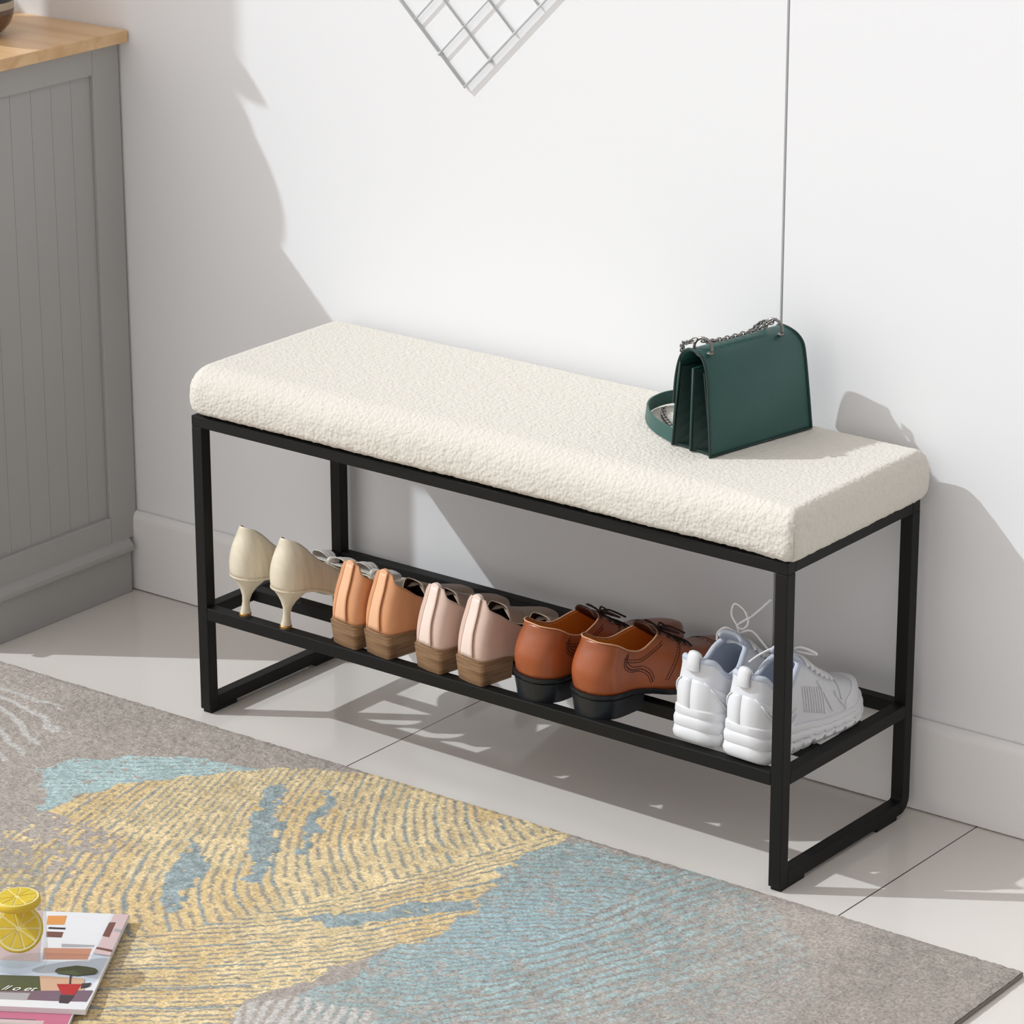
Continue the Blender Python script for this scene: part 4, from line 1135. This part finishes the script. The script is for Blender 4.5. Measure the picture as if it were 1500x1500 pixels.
# pale script lettering on the dark band of the cover
def script(txt, x, y, size, parent):
    cu = bpy.data.curves.new('lettering', 'FONT'); cu.body = txt; cu.size = size; cu.shear = .5; cu.extrude = .0001
    o = bpy.data.objects.new('lettering', cu); col.objects.link(o); o.location = (x, y, .0066); o.parent = parent
    dg = bpy.context.evaluated_depsgraph_get(); me = bpy.data.meshes.new_from_object(o.evaluated_get(dg))
    loc = o.location.copy(); bpy.data.objects.remove(o); me.materials.clear()
    o = link('lettering', me, M['ink_white'], parent); o.location = loc
script('ll o et', -.112, -.220, .017, m1)
m2 = magazine('pink covered magazine lying underneath the magazine with the red tree pot photo', (.4128-.0105, -.5831-.012), ANG, .20, .285, .0062, .0046)
bm = bmesh.new(); quad(bm, [(-.199, -.001), (-.001, -.001), (-.001, -.284), (-.199, -.284)], .0047, MI['pink'])
quad(bm, [(-.199, -.274), (-.04, -.274), (-.04, -.2765), (-.199, -.2765)], .0048, MI['plum'])
quad(bm, [(-.199, -.278), (-.030, -.2765), (-.030, -.284), (-.199, -.284)], .00485, MI['blush'])
from_bm('cover_print', bm, MM, m2)

# ------------------------------------------------------------------ glass jar with lemon slices
JP = Vector((.4040, -.7655, .0165))
jar = empty('glass_jar', JP); tag(jar, 'clear glass jar holding lemon slices, standing on the magazine on the rug', 'jar')
bm = bmesh.new()
outer = [(.0, 0), (.027, 0), (.0315, .002), (.0335, .008), (.0342, .02), (.0342, .146), (.0339, .148)]
inner = [(.0336, .1475), (.0334, .146), (.0334, .022), (.0315, .0105), (.026, .008), (0, .0078)]
lathe(bm, [(r, z) for r, z in outer+inner], 48, cap=False)
bmesh.ops.remove_doubles(bm, verts=bm.verts, dist=1e-5)
bmesh.ops.dissolve_degenerate(bm, edges=bm.edges, dist=1e-6)
bmesh.ops.recalc_face_normals(bm, faces=bm.faces)
from_bm('glass_wall', bm, M['glass'], jar, smooth=True)
def slice_obj(label, loc, rot, R, th):
    r = empty('lemon_slice', loc); r.rotation_euler = rot; tag(r, label, 'lemon slice')
    bm = bmesh.new(); lathe(bm, [(R*.93, -th/2), (R*.985, -th*.4), (R, 0), (R*.985, th*.4), (R*.93, th/2)], 40, cap=False)
    from_bm('peel', bm, M['peel'], r, smooth=True)
    bm = bmesh.new(); lathe(bm, [(R*.935, -th*.48), (R*.935, th*.48)], 40); from_bm('pith', bm, M['pith'], r)
    bm = bmesh.new(); n = 10
    for k in range(n):
        a0, a1 = 2*PI*k/n+.05, 2*PI*(k+1)/n-.05
        for sg in (-1, 1):
            base = sg*th*.48; top = sg*(th*.52+.0004)
            am = (a0+a1)/2; pts = [(.10*R, am)]+[(R*.84, a0+(a1-a0)*i/6) for i in range(7)]
            v0 = [bm.verts.new((p[0]*math.cos(p[1]), p[0]*math.sin(p[1]), base)) for p in pts]
            v1 = [bm.verts.new((p[0]*.97*math.cos(p[1]), p[0]*.97*math.sin(p[1]), top)) for p in pts]
            bm.faces.new(v1)
            for i in range(len(pts)): j = (i+1) % len(pts); bm.faces.new([v0[i], v0[j], v1[j], v1[i]])
    bmesh.ops.recalc_face_normals(bm, faces=bm.faces)
    from_bm('segments', bm, M['flesh'], r)
slice_obj('upper lemon slice floating level in the glass jar', JP+Vector((.001, -.001, .0865)), (0.03, -.03, .3), .0285, .010)
vd = Vector((-.577, .747, 0)).normalized()
q = Vector((vd.x*-.80, vd.y*-.80, .62)).normalized().to_track_quat('Z', 'Y').to_euler()
slice_obj('lower lemon slice leaning upright inside the glass jar', JP+Vector((0.0, 0.0, .048)), q, .0300, .006)

# ------------------------------------------------------------------ camera
C = Vector((3.2389004, -3.45977825, 1.95032417)); yaw, pitch, roll, f = .6574, -.3367, -.0019, 5172.1423
fw = Vector((-math.sin(yaw)*math.cos(pitch), math.cos(yaw)*math.cos(pitch), math.sin(pitch)))
rt = Vector((math.cos(yaw), math.sin(yaw), 0)); up = rt.cross(fw)
r_ = math.cos(roll)*rt+math.sin(roll)*up; u_ = -math.sin(roll)*rt+math.cos(roll)*up
cam = bpy.data.cameras.new('camera'); co = bpy.data.objects.new('camera', cam); col.objects.link(co)
cam.sensor_width = 36; cam.lens = f/1500*36; cam.clip_end = 50
co.matrix_world = Matrix(((r_.x, u_.x, -fw.x, C.x), (r_.y, u_.y, -fw.y, C.y), (r_.z, u_.z, -fw.z, C.z), (0, 0, 0, 1)))
bpy.context.scene.camera = co

# ------------------------------------------------------------------ light: afternoon sun from the left, soft daylight all round
sun = bpy.data.lights.new('sun', 'SUN'); sun.energy = 2.25; sun.angle = math.radians(.7); sun.color = (.90, .965, 1.0)
so = bpy.data.objects.new('sun', sun); col.objects.link(so); so.rotation_euler = Vector((1, .65, -1)).to_track_quat('-Z', 'Y').to_euler()
so.location = (-2, -2, 3)
w = bpy.data.worlds.new('world'); bpy.context.scene.world = w; w.use_nodes = True
nt = w.node_tree; bg = nt.nodes['Background']; bg.inputs[0].default_value = (1.0, .96, .938, 1)
tcw = nt.nodes.new('ShaderNodeTexCoord'); dt = nt.nodes.new('ShaderNodeVectorMath'); dt.operation = 'DOT_PRODUCT'; dt.inputs[1].default_value = (-.64, -.42, -.02)
adw = nt.nodes.new('ShaderNodeMath'); adw.operation = 'MULTIPLY_ADD'; adw.inputs[1].default_value = 1.0; adw.inputs[2].default_value = .69
nt.links.new(tcw.outputs['Generated'], dt.inputs[0]); nt.links.new(dt.outputs['Value'], adw.inputs[0]); nt.links.new(adw.outputs[0], bg.inputs[1])
vs_ = bpy.context.scene.view_settings
vs_.view_transform = 'Standard'; vs_.look = 'None'; vs_.gamma = 1; vs_.exposure = 0; vs_.use_curve_mapping = False
